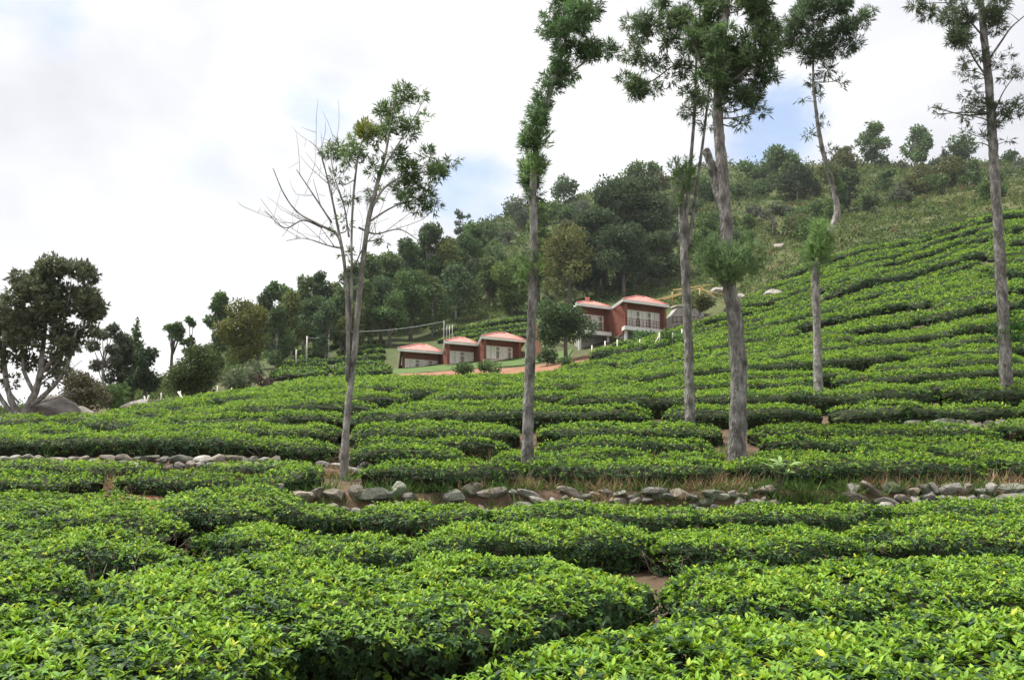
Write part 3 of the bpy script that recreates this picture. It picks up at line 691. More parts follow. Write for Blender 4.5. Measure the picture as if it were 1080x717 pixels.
big_tree('silver_oak_tree', 'straight trunk with a leafy sleeve below a crown bending to the right', 18.7,
  [[(556,490,7),(557,440,6.5),(559,380,6.1),(562,300,5.5),(563,240,5.0),(562,200,4.5),(566,150,3.5),(575,115,3.0),(583,90,2.6),(592,60,2.1),(600,30,1.7),(608,0,1.3),(612,-40,1.0),(614,-75,.6)],
   [(585,88,2.0),(605,74,1.6),(625,61,1.2),(648,47,.6)]],
  [(560,190,13),(556,178,13),(562,165,14),(558,152,13),(564,138,13),(560,126,10),(568,118,12),(573,105,11),(580,92,12),(585,78,13),(592,64,15),(600,47,17),(588,42,12),(582,20,9),(577,38,7),(608,27,17),(612,7,17),(624,12,12),(616,55,13),(631,52,12),(643,48,10),(652,45,7),(605,74,10),(596,15,12),(600,-15,18),(615,-35,18),(562,203,8),(590,5,10),(580,28,7),(606,-60,16)],
  42, col=(.060,.110,.042), tufts=[(560,180,16),(556,160,14),(566,145,14),(560,275,13),(555,290,10),(566,288,9)], dens=1.0, L=.14, W=.021, group=OG, tcol=np.array([.095,.155,.055]))
big_tree('silver_oak_tree', 'forked slim tree with two thin stems left of the thickest trunk', 22.8,
  [[(728,449,6),(727,400,5.7),(725,330,5.3),(722,270,5.0),(719,230,4.4),(719,200,3.4),(718,185,2.4)],
   [(722,250,3),(727,190,2.3),(733,120,2.0),(735,60,1.6),(738,10,1.2),(740,-30,.8)],
   [(726,262,3),(735,200,2.1),(742,150,1.8),(748,100,1.4),(752,50,1.0),(754,10,.7)],
   [(735,70,1.4),(712,68,1.1),(692,82,.9),(672,92,.5)], [(736,45,1.3),(712,40,1),(690,30,.7),(670,25,.4)]],
  [(668,90,12),(680,86,11),(658,86,7),(692,95,7),(674,98,8),(672,25,12),(690,30,14),(680,45,12),(700,45,11),(664,30,7),(710,30,13),(696,60,8),(720,25,14),(730,50,14),(740,30,14),(725,75,11),(735,95,11),(725,115,8,.7),(745,115,9,.7),(720,8,14),(700,8,12),(740,3,16),(755,60,12),(705,78,7,.7),(730,130,6,.6),(744,135,6,.6),(685,62,8,.8),(720,-18,14),(748,-20,14),(668,45,7,.8),(728,100,9,.7)],
  43, col=(.066,.100,.046), tufts=[(720,186,10),(711,180,8),(727,176,7),(722,202,8),(714,214,6),(738,262,9),(745,280,8)], dens=1.15, L=.17, W=.025, group=OG, tcol=np.array([.080,.130,.050]))
big_tree('silver_oak_tree', 'thickest leaning trunk with a cut stub and a green tuft at mid height', 18.9,
  [[(777,490,9.6),(778,440,10.2),(779,390,9.8),(774,330,9),(768,296,8.4),(766,240,7.6),(762,180,7.0),(758,140,6.4),(757,100,5.8),(760,60,5.0),(765,20,4.3),(768,-20,3.6),(770,-80,2.4)],
   [(764,222,6.5),(757,192,6.2),(750,167,5.2),(746,155,4.8)],
   [(757,110,3),(775,78,2.4),(795,62,1.8),(815,45,1.0)],[(758,90,2.6),(778,82,2.2),(800,60,1.5),(810,52,.8)],[(757,100,2.6),(742,75,2),(732,45,1.4),(726,20,.8)]],
  [(745,60,18),(755,80,15),(765,92,13),(775,75,16),(740,85,11),(785,50,18),(795,30,18),(800,55,16),(806,80,12),(790,92,13),(781,110,11),(795,106,10),(808,62,14),(812,86,8),(785,10,18),(765,10,16),(745,20,17),(730,40,13),(800,0,16),(775,-20,20),(745,-20,18),(770,45,14),(783,128,7,.8),(765,108,9),(790,72,14),(804,38,14),(750,45,14),(798,120,6,.8)],
  44, col=(.062,.100,.042), tufts=[(758,282,15),(775,276,15),(784,286,12),(768,288,15),(766,272,14),(772,296,9),(765,284,16),(780,280,15),(752,281,14),(743,266,9),(791,270,11),(790,254,8),(770,270,11),(738,277,9),(750,258,7),(798,282,9)], dens=1.1, L=.15, W=.021, group=OG, tcol=np.array([.120,.180,.085]), tuft_up=1.1)
big_tree('silver_oak_tree', 'crooked pale trunk with a tuft at its bend and a dark flat crown', 28.3,
  [[(863,418,5),(862,350,4.8),(860,300,4.6),(861,280,4.5),(865,264,4.4),(872,250,4.4),(879,237,4.2),(883,222,4.0),(880,203,3.5),(874,180,3.2),(868,160,2.8),(863,134,2.3),(860,110,1.9),(858,90,1.6),(858,60,1.3),(862,30,.9),(866,0,.5)],
   [(858,70,1.2),(845,50,.9),(830,40,.5)],[(860,62,1.2),(880,40,.9),(905,20,.5)]],
  [(850,30,16),(835,42,14),(840,20,12),(865,25,16),(880,35,14),(895,26,12),(908,20,10),(870,50,16),(855,60,13),(885,55,10),(870,75,9,.8),(860,85,8,.7),(845,60,10),(875,5,13),(850,5,13),(896,44,8),(860,-10,16),(824,50,9),(868,130,5,.7),(854,140,5,.7),(847,106,4,.6),(862,100,5,.7),(886,84,5,.7),(872,12,16),(830,33,12),(915,15,6),(888,12,10),(872,170,4),(876,185,4),(879,198,5),(870,155,4)],
  45, col=(.052,.082,.040), tufts=[(864,256,14),(866,268,13),(860,270,14),(862,248,12),(870,254,10),(860,263,12),(857,276,11),(865,250,10),(868,262,9),(852,264,8),(862,241,8),(858,286,7)], dens=1.3, L=.18, W=.026, group=OG, tcol=np.array([.11,.175,.065]), bark='palebark')
big_tree('silver_oak_tree', 'upright rightmost trunk with sparse tiered sprays and ivy at its foot', 26.6,
  [[(1062,420,7),(1059,350,6.6),(1055,280,6.2),(1050,200,5.8),(1047,150,5.4),(1043,90,4.9),(1038,40,4.2),(1034,0,3.6),(1032,-40,2.6),(1031,-90,1.5)],
   [(1045,60,1.6),(1055,45,1.3),(1068,28,1.0),(1084,14,.6)],[(1043,85,1.4),(1028,60,1.1),(1012,35,.9),(985,18,.5)],[(1038,40,1.4),(1020,20,1.0),(1000,5,.7),(970,5,.4)],[(1046,125,1.1),(1060,95,.7),(1078,72,.4)]],
  [(964,8,9),(978,14,10),(990,25,10),(1000,10,12),(1010,25,12),(1004,40,8),(1020,15,14),(1025,35,12),(1036,10,14),(1050,15,12),(1046,34,10),(1015,45,8),(1060,5,9),(1031,54,7),(1022,62,6,.8),(1020,80,6,.8),(1009,78,6,.8),(1026,95,5,.8),(1055,70,7,.7),(1066,80,6,.7),(1074,76,6,.7),(1055,86,5,.7),(1015,125,7,.8),(1030,118,8),(1042,112,9),(1055,116,9),(1066,126,9),(1076,112,7),(1046,130,8),(1028,136,5,.8),(991,119,4,.8),(984,112,3,.7),(1060,150,4,.6),(1036,145,5,.8),(1020,150,4,.7),(1012,108,4,.7),(1000,-8,10),(1030,-20,16),(1055,-15,14),(1066,57,5,.6)],
  46, col=(.058,.080,.044), tufts=[(1068,350,13),(1056,345,9),(1078,356,10),(1072,338,8)], dens=1.15, L=.17, W=.025, group=OG, tcol=np.array([.05,.12,.03]), tuft_up=.2)
big_tree('spreading_tree', 'wide dark tree with grey twisted stems on the rocky mound at left', 34,
  [[(18,449,6),(27,434,5.2),(36,416,4.2),(42,395,3.4),(46,360,2.6),(50,325,1.6)],[(22,444,4.2),(12,420,3.5),(6,390,2.8),(8,345,2.0),(14,310,1.2)],[(30,430,3.4),(55,411,2.6),(74,386,2.0),(84,350,1.3)],[(36,414,2.6),(26,390,2.2),(24,350,1.6),(30,310,1)],[(42,396,2.4),(60,370,1.8),(68,330,1.2)],[(15,440,3),(-5,410,2.4),(-18,370,1.6)]],
  [(30,300,20),(60,292,20),(85,296,15),(100,314,13),(111,326,9),(20,325,20),(50,325,24),(80,325,19),(35,350,22),(65,350,20),(90,345,10,.8),(10,350,19),(0,330,19),(15,375,16,.7),(45,376,16,.7),(75,370,13,.6),(92,285,8),(76,280,10),(45,284,12),(-20,340,22),(-15,370,18),(96,331,9),(20,296,13),(62,310,18),(40,335,18),(60,395,8,.35),(20,398,10,.3),(-5,395,10,.4),(85,400,8,.3),(100,295,6)],
  47, col=(.085,.100,.058), dens=1.6, L=.19, W=.08, mat='leaf', bark='palebark', deep=.8, blades=4, group=None,
  bare=[[(30,420,1.2),(50,400,.8),(70,395,.5),(88,380,.3)],[(20,425,1.2),(5,405,.8),(-10,395,.5)],[(40,405,1),(58,385,.7),(80,365,.4)],[(30,428,1.2),(60,420,.7),(90,412,.4)]])

# ---- trees farther up: each its own, built from a bearing, a distance, the height of its top and its width
def far_tree(u, d, vtop, wpx, kind, col, seed, label, group=None, name=None, cat='tree', lean=0.0, dens=1.0):
    r = np.random.default_rng(seed); p = on(u, d); px = d/F
    h = max(1.0, elev(vtop)*d - p[2]); w = wpx*px
    root = thing(name or {'bush': 'shrub'}.get(kind, 'hill_tree'), p, label, cat, group)
    tr, cr = MB(), MB()
    lobes = []
    if kind == 'round':
        th = h*.22; n = 16
        for k in range(n):
            a = r.random()*6.28; q = r.random()**.5; zz = r.random()
            lobes.append((math.cos(a)*q*w*.36*(1-.35*zz), math.sin(a)*q*w*.36*(1-.35*zz), h*(.28+.58*zz), w*(.17+.08*r.random())))
    elif kind == 'tall':
        th = h*.35; n = 15
        for k in range(n):
            zz = (k/(n-1))**.85; a = r.random()*6.28; q = r.random()**.5
            wid = w*.40*math.sin(math.pi*(.18+.75*zz))
            lobes.append((math.cos(a)*q*wid, math.sin(a)*q*wid, h*(.20+.72*zz), w*(.13+.12*r.random())))
    elif kind == 'umbrella':
        th = h*.55; n = 12
        for k in range(n):
            a = r.random()*6.28; q = r.random()**.5
            lobes.append((math.cos(a)*q*w*.42, math.sin(a)*q*w*.42, h*(.74+.18*r.random()), w*(.12+.06*r.random())))
    elif kind == 'conic':
        th = h*.2; n = 15
        for k in range(n):
            zz = k/(n-1); a = r.random()*6.28
            lobes.append((math.cos(a)*w*.28*(1-zz), math.sin(a)*w*.28*(1-zz), h*(.15+.8*zz), w*(.25*(1-zz)+.06)))
    elif kind == 'sparse':
        th = h*.5; n = 11
        for k in range(n):
            a = r.random()*6.28; q = r.random()**.5
            lobes.append((math.cos(a)*q*w*.42, math.sin(a)*q*w*.42, h*(.40+.55*r.random()), w*(.09+.07*r.random())))
    else:
        th = h*.1; n = 11
        for k in range(n):
            a = r.random()*6.28; q = r.random()**.5; zz = r.random()
            lobes.append((math.cos(a)*q*w*.36, math.sin(a)*q*w*.36, h*(.18+.58*zz), min(w, h*1.3)*(.19+.07*r.random())))
    lw = lean*h
    L = max(.12, 3.3*px); tot = wpx*(h/px)*1.15*dens * (.55 if kind in ('sparse', 'umbrella') else 1)
    tot = min(max(tot, 160), 6500)
    sw = sum(l[3]**2 for l in lobes)
    top = np.array([lw, 0, h*.72])
    tr.tube([np.array([0, 0, -.3]), np.array([lw*.2, 0, h*.25]), np.array([lw*.6+.02*h*r.normal(), .0, h*.5]), top], np.array([.020, .016, .012, .004])*h*(1.5 if kind in ('round', 'umbrella') else 1), n=7, resample=3, rough=.08)
    for (x, y, z, rr) in lobes:
        c = np.array([x + lw*z/h, y, z])
        zz = max(h*.12, z*.6); a = np.array([lw*zz/h*.8, 0, zz])
        if kind != 'bush': tr.tube([a, (a+c)/2 + [0, 0, -.03*h], c], np.array([.008, .006, .003])*h, n=5, resample=2)
        n = int(tot*rr*rr/sw)
        v = r.normal(size=(n, 3)); v /= np.linalg.norm(v, axis=1, keepdims=True)
        P = c + v*rr*np.array([1, 1, .78])*(.55 + .5*r.random((n, 1)))
        D = v*.5 + r.normal(size=(n, 3))*.7 - [0, 0, .2]
        cc = np.asarray(col)*(.80 + .4*r.random())*(.72 + .56*r.random((n, 1)))*(1 + .08*r.normal(size=(n, 3)))
        cr.leaves(P, D, v + r.normal(size=(n, 3))*.6, L*(.7+.6*r.random(n)), L*.55*(.7+.6*r.random(n)), np.clip(cc, .004, .5))
    if kind != 'bush' or True: tr.build('trunk', M['palebark' if kind in ('tall', 'sparse') else 'darkbark'], root)
    cr.build('crown', M['leaf'], root)
    return root
DK = (.050,.082,.033); DG = (.064,.104,.038); MG = (.052,.088,.030); YG = (.085,.11,.030); OL = (.070,.078,.030); LG = (.085,.15,.04); GY = (.070,.085,.055)
solo = [
 (205, 56, 360, 66, 'round', (.050,.072,.026), 'squat spreading tree with a crooked trunk beside the pale boulder'),
 (253, 88, 307, 62, 'round', (.075,.085,.024), 'rounded yellowish green tree standing out left of the wood'),
 (228, 96, 304, 32, 'tall', DG, 'narrow dark tree rising just behind the yellowish one'),
 (179, 92, 337, 24, 'umbrella', DG, 'small flat topped tree on the skyline left of the wood'),
 (199, 94, 331, 20, 'sparse', DG, 'thin small tree beside the flat topped one on the skyline'),
 (254, 64, 377, 46, 'bush', (.085,.11,.06), 'silvery green bush near the fence posts'),
 (152, 62, 362, 34, 'round', (.028,.045,.022), 'dense dark round tree near the left wood edge'),
 (140, 70, 333, 32, 'conic', DG, 'pointed tree on the left skyline behind the dark round one'),
 (108, 64, 340, 44, 'sparse', GY, 'greyish thin leaved tree next to the dark tree on the mound'),
 (125, 66, 345, 34, 'round', (.045,.058,.034), 'muted green tree between the greyish and the pointed tree'),
 (597, 88, 301, 64, 'round', (.052,.088,.036), 'dense round topped tree on the lawn between the two cottages'),
 (432, 132, 279, 56, 'round', (.060,.098,.034), 'rounded soft green tree at the wood edge above the cottages'),
 (450, 150, 236, 48, 'tall', DK, 'tall dark tree crowning the wood above the left cottages'),
 (487, 255, 221, 16, 'sparse', GY, 'bare looking small tree on the ridge left of the crag'),
 (936, 272, 129, 36, 'tall', DG, 'ridge tree with a leaning top, left of the ridge pair'),
 (981, 272, 134, 34, 'tall', DG, 'ridge tree with two loose crowns, right of the ridge pair'),
 (1012, 272, 155, 15, 'conic', GY, 'tiny pointed tree on the ridge beside the rightmost trunk'),
 (1034, 268, 143, 36, 'round', DK, 'dark round ridge tree half hidden by the rightmost trunk'),
 (902, 270, 155, 24, 'sparse', GY, 'pale feathery tree on the ridge right of the crooked trunk'),
 (1082, 262, 160, 22, 'round', DK, 'dark ridge tree at the right edge'),
 (602, 140, 236, 66, 'round', (.095,.105,.035), 'olive leafed thin tree right of the straight tufted trunk'),
 (568, 150, 212, 40, 'tall', (.085,.14,.035), 'bright green tree just right of the straight tufted trunk'),
 (540, 142, 262, 46, 'bush', (.080,.12,.034), 'light green shrub left of the straight tufted trunk'),
 (760, 190, 222, 48, 'round', DK, 'dark round tree in the scrub behind the thickest trunk'),
 (850, 205, 175, 52, 'tall', (.036,.052,.026), 'dark tree on the slope left of the crooked trunk'),
 (905, 175, 178, 34, 'tall', (.05,.075,.032), 'mid green tree on the slope right of the crooked trunk'),
 (850, 160, 219, 36, 'round', DG, 'dark bush like tree behind the tuft of the crooked trunk'),
 (822, 165, 218, 40, 'sparse', GY, 'grey leafed slim tree on the scrub slope'),
 (740, 92, 308, 34, 'sparse', OL, 'thin leafy sapling tree beside the bamboo frame'),
 (718, 84, 345, 42, 'bush', LG, 'bright shrub on the bank below the outbuilding'),
 (680, 94, 347, 26, 'bush', (.07,.13,.05), 'fern like shrub at the foot of the balcony cottage'),
 (487, 80, 381, 24, 'bush', DG, 'round clipped shrub on the red bank, the left of two'),
 (517, 79, 380, 24, 'bush', DG, 'round clipped shrub on the red bank, beside the straight trunk'),
 (577, 86, 363, 20, 'bush', DK, 'dark shrub at the corner of the gable by the straight trunk'),
 (598, 78, 374, 16, 'bush', DG, 'small dark shrub on the red earth below the round topped tree'),
 (278, 64, 392, 24, 'bush', (.06,.045,.035), 'purple brown shrub right of the silvery bush'),
 (122, 50, 402, 40, 'bush', MG, 'low green shrub behind the boulder mound'),
 (915, 88, 296, 30, 'sparse', (.12,.17,.08), 'pale feathery weed bush among the tea of the steep slope'),
 (90, 46, 388, 52, 'bush', (.085,.080,.048), 'dry brownish thicket beside the rocky mound'),
]
for q, (u, d, vt, w, kd, col, lb) in enumerate(solo):
    far_tree(u, d, vt, w, kd, col, 300+q, lb, name='dry_thicket' if 'thicket' in lb else None, cat='shrub' if kd == 'bush' else 'tree', dens=2.2 if u in (597, 205) else 1.2)
# the wood behind the cottages
WL = 'dark evergreen tree in the wood climbing the hill left of the cottages'; WG = 'trees of the wood left of the cottages'
wood = [(283,118,291,30),(296,122,286,30),(318,125,288,32),(335,128,282,34),(352,130,277,36),(372,130,272,40),(388,134,263,40),(405,140,254,40),(424,145,246,42),
        (306,112,303,36),(330,115,302,40),(358,118,300,40),(382,122,290,40),(400,126,284,38),(470,150,246,44),(490,158,243,44),(410,122,300,44),(455,135,290,40),(480,142,276,44),(270,108,310,34),(290,104,322,34),(498,170,232,36),(515,150,262,36),(342,112,316,34),(372,114,318,36)]
for q, (u, d, vt, w) in enumerate(wood):
    col = np.array([DK, DG, (.074,.108,.040), (.054,.088,.040), (.085,.105,.036)][q % 5])
    far_tree(u, d, vt + 2, w, ['tall', 'round', 'tall'][q % 3], col, 400+q, WL, WG)
big = [(632,145,212,66),(655,150,178,72),(690,150,190,58),(620,142,262,50),(660,140,235,70),(700,142,240,44),(640,150,190,50),(678,152,172,50)]
for q, (u, d, vt, w) in enumerate(big):
    far_tree(u, d, vt, w, 'round', np.array([(.036,.056,.026), (.042,.064,.031), (.050,.072,.034)][q % 3]), 450+q, 'tall dark dense tree of the grove behind the balcony cottage', 'grove behind the balcony cottage', dens=1.3)
HL = 'bushy tree scattered over the scrub covered hill'; HGp = 'scattered trees on the scrub hill'
for q in range(150):
    u = rng.uniform(430, 1190); d = rng.uniform(150, 268)
    if u > 860 and rng.random() < .55: continue
    p = on(u, d); v = 480 - (p[2]/d)*F
    hp = rng.uniform(10, 26)*(1.2 if u < 640 else 1)
    far_tree(u, d, v - hp, hp*rng.uniform(.9, 1.7), ['round', 'bush', 'tall', 'bush'][q % 4], np.array([DG, MG, OL, DK, (.06,.10,.03), GY][q % 6]), 500+q, HL, HGp)

# ------------------------------------------------------------------ scrub and weeds
def scrub(n, ulim, dlim, seed, name):
    r = np.random.default_rng(seed); mb = MB()
    u = r.uniform(*ulim, n); d = np.exp(r.uniform(math.log(dlim[0]), math.log(dlim[1]), n))
    bound = np.interp(u, [-300, 200, 290, 420, 430, 600, 740, 800, 900, 960, 1080, 1200], [70, 72, 134, 136, 140, 140, 112, 114, 118, 119, 120, 112])
    k = d > bound; u, d = u[k], d[k]
    x = (u-540)/F*d; z = H(x, d); n = len(x)
    size = d/F*r.uniform(3.5, 9, n)*np.where(r.random(n) < .16, 2.0, 1)*(1 + .35*nz(x, d, 2, .12))
    per = 19
    pz = np.clip(nz(x, d, 9, .06)*1.2 + .35, 0, 1) * np.clip((u-640)/150, 0, 1)
    q = r.random(n)
    base = np.where((q < pz*.5)[:, None], np.array([.105,.128,.044]), np.where((q < .45)[:, None], np.array([.066,.100,.031]), np.where((q < .75)[:, None], np.array([.080,.118,.036]), np.array([.034,.052,.022]))))
    base = np.where((r.random(n) < .03)[:, None], np.array([.14,.085,.05]), base)
    P = np.stack([x, d, z], -1)
    P = np.repeat(P, per, 0); S = np.repeat(size, per)
    v = r.normal(size=(len(P), 3)); v[:, 2] = np.abs(v[:, 2]); v /= np.linalg.norm(v, axis=1, keepdims=True)
    P = P + v*S[:, None]*np.array([.9, .9, .75])*(.5+.5*r.random((len(P), 1)))
    D = v + r.normal(size=P.shape)*.6
    c = np.repeat(base*(.8+.4*r.random((n, 1))), per, 0)*(.8+.4*r.random((len(P), 1)))
    LL = np.repeat(d/F*2.7, per)*(.7+.6*r.random(len(P)))
    mb.leaves(P, D, v + r.normal(size=P.shape)*.5, LL, LL*.5, np.clip(c, .004, .5))
    return tag(mb.build(name, M['scrub']), kind='stuff')
scrub(27000, (-300, 1300), (72, 285), 71, 'scrub_undergrowth')
def tufts(name, spots, mat, cols, seed, L, n, W=.008):
    r = np.random.default_rng(seed); mb = MB()
    for (u, d, spread, cnt) in spots:
        for _ in range(cnt):
            x = (u-540)/F*d + r.normal()*spread; y = d + r.normal()*spread*.22
            b = np.array([x, y, G(x, y)])
            D = r.normal(size=(n, 3))*[.55, .55, .2] + [0, 0, .75]
            c = np.array(cols)[r.integers(0, len(cols), n)]*(.7+.6*r.random((n, 1)))
            mb.leaves(np.tile(b, (n, 1)) + r.normal(size=(n, 3))*[.05, .05, .01], D, r.normal(size=(n, 3)), L*(.5+.8*r.random(n)), W*(.7+.8*r.random(n)), c, shape='diamond')
    return tag(mb.build(name, M['scrub']), kind='stuff')
DRY = [(.30,.21,.11), (.22,.14,.08), (.16,.10,.07), (.34,.27,.16)]
tufts('dry_grass', [(600,15.95,.8,26),(690,15.95,.9,34),(560,16,.6,14),(760,15.95,.5,16),(990,15.95,.9,30),(1060,16,.5,16),(920,15.95,.5,12),(870,19.0,.35,26),(850,18.3,.5,20),(350,18.1,.3,18),(500,20.5,.4,18),(690,19.8,.5,16),(240,17.2,.5,14),(125,17.0,.3,10),(640,22.6,.3,10),(660,19.6,.4,12)], 0, DRY, 81, .34, 16)
tufts('green_weeds', [(848,15.75,.45,60),(830,15.6,.3,30),(868,15.6,.3,30),(100,17.1,1.6,40),(300,17.2,1.6,40),(480,17.6,1.6,50),(620,17.7,1.6,60),(760,17.6,1.6,50),(920,17.7,1.6,50),(1040,17.8,1.6,40),(420,20.6,1.6,40),(620,20.5,1.6,50),(820,20.4,1.6,50),(1000,20.5,1.6,50),(150,21.4,1.6,40),(600,15.6,1.2,30),(800,15.6,1.2,24),(1000,15.5,1.2,24),(420,15.6,1.2,24),(300,15.92,1.1,34),(355,15.92,1.1,20),(410,15.92,1.1,20),(465,15.92,1.1,34),(520,15.92,1.1,20),(575,15.92,1.1,20),(630,15.92,1.1,34),(685,15.92,1.1,20),(740,15.92,1.1,20),(795,15.92,1.1,34),(850,15.92,1.1,20),(905,15.92,1.1,20),(960,15.92,1.1,34),(1015,15.92,1.1,20),(1070,15.92,1.1,20),(520,15.3,.5,18),(420,15.4,.6,18),(340,15.3,.5,14),(240,16.2,.6,16),(130,15.6,.4,14),(560,18.4,.7,20),(640,18.5,.8,20),(760,18.3,.7,20),(720,20.6,.7,18),(450,18.2,.7,18),(620,13.5,.8,10),(60,17.2,.9,18),(830,15.3,.5,14),(1000,18.2,.9,16),(210,19.6,1.2,10)], 0, [(.07,.13,.03), (.05,.10,.025), (.11,.15,.05)], 82, .24, 12, .016)
# dead brown twigs in the lower hedge at left and by the thick trunk
def brush(u, d, w, h, label, seed, col=None):
    r = np.random.default_rng(seed); p = on(u, d); mb = MB()
    for _ in range(90):
        a = np.array([r.normal()*w*.3, r.normal()*.12, r.random()*h*.35]); b = a + r.normal(size=3)*[w*.3, .18, h*.4] + [0, 0, h*.25]
        mb.tube([a, (a+b)/2 + r.normal(size=3)*.04, b], [.007, .005, .002], n=4)
    return tag(mb.build('dead_brush', M['twig'], None, (0, 0, 0)), label, 'brush')
brush(122, 9.75, .55, .42, 'dead brown twigs in front of the low left hedge', 91).location = on(122, 9.75)
brush(872, 18.4, .9, .42, 'heap of dry grey brush right of the thickest trunk', 92).location = on(872, 18.4)

# sapling with big pale leaves on the wall
p = on(818, 15.75); r = np.random.default_rng(95)
sap = thing('sapling', p, 'young sapling with big pale green leaves growing out of the wall', 'plant')
st, lv = MB(), MB()
for k, (dx, dz) in enumerate([(0, .50), (-.16, .42), (.17, .44), (-.04, .38), (.1, .30)]):
    tip = np.array([dx, -.12, dz]); st.tube([[0, 0, -.05], tip*.5 + [0, 0, .05], tip], [.012, .009, .005], n=6, resample=4)
    n = 6; a = r.random(n)*6.28
    lv.leaves(np.tile(tip, (n, 1)), np.stack([np.cos(a), np.sin(a)*.8 - .3, .25+.25*r.random(n)], -1), np.tile([0, -.4, 1.], (n, 1)) + r.normal(size=(n, 3))*.2, .17+.08*r.random(n), .075, np.array([.16,.24,.09])*(.8+.4*r.random((n, 1))), shape='blade', fold=.15)
st.build('stem', M['twig'], sap); lv.build('leaves', M['leaf'], sap)

# ------------------------------------------------------------------ lawn, red bank, path
draped('lawn', ([(395,88),(450,89),(500,90),(560,92),(600,93)], [(400,99),(450,100),(500,101),(560,102),(605,101)]), M['lawn'], .10)
draped('earth_bank', ([(398,84),(450,83),(490,83),(540,81),(590,80),(622,84)], [(398,88),(450,88),(490,89),(540,88),(590,89),(622,90)]), M['redearth'], .12)
draped('path', ([(-150,15.5),(0,15.5),(90,15.45),(150,15.6),(200,15.7)], [(-150,15.95),(0,15.95),(90,16.0),(150,16.9),(200,16.0)]), M['redearth'], .02)

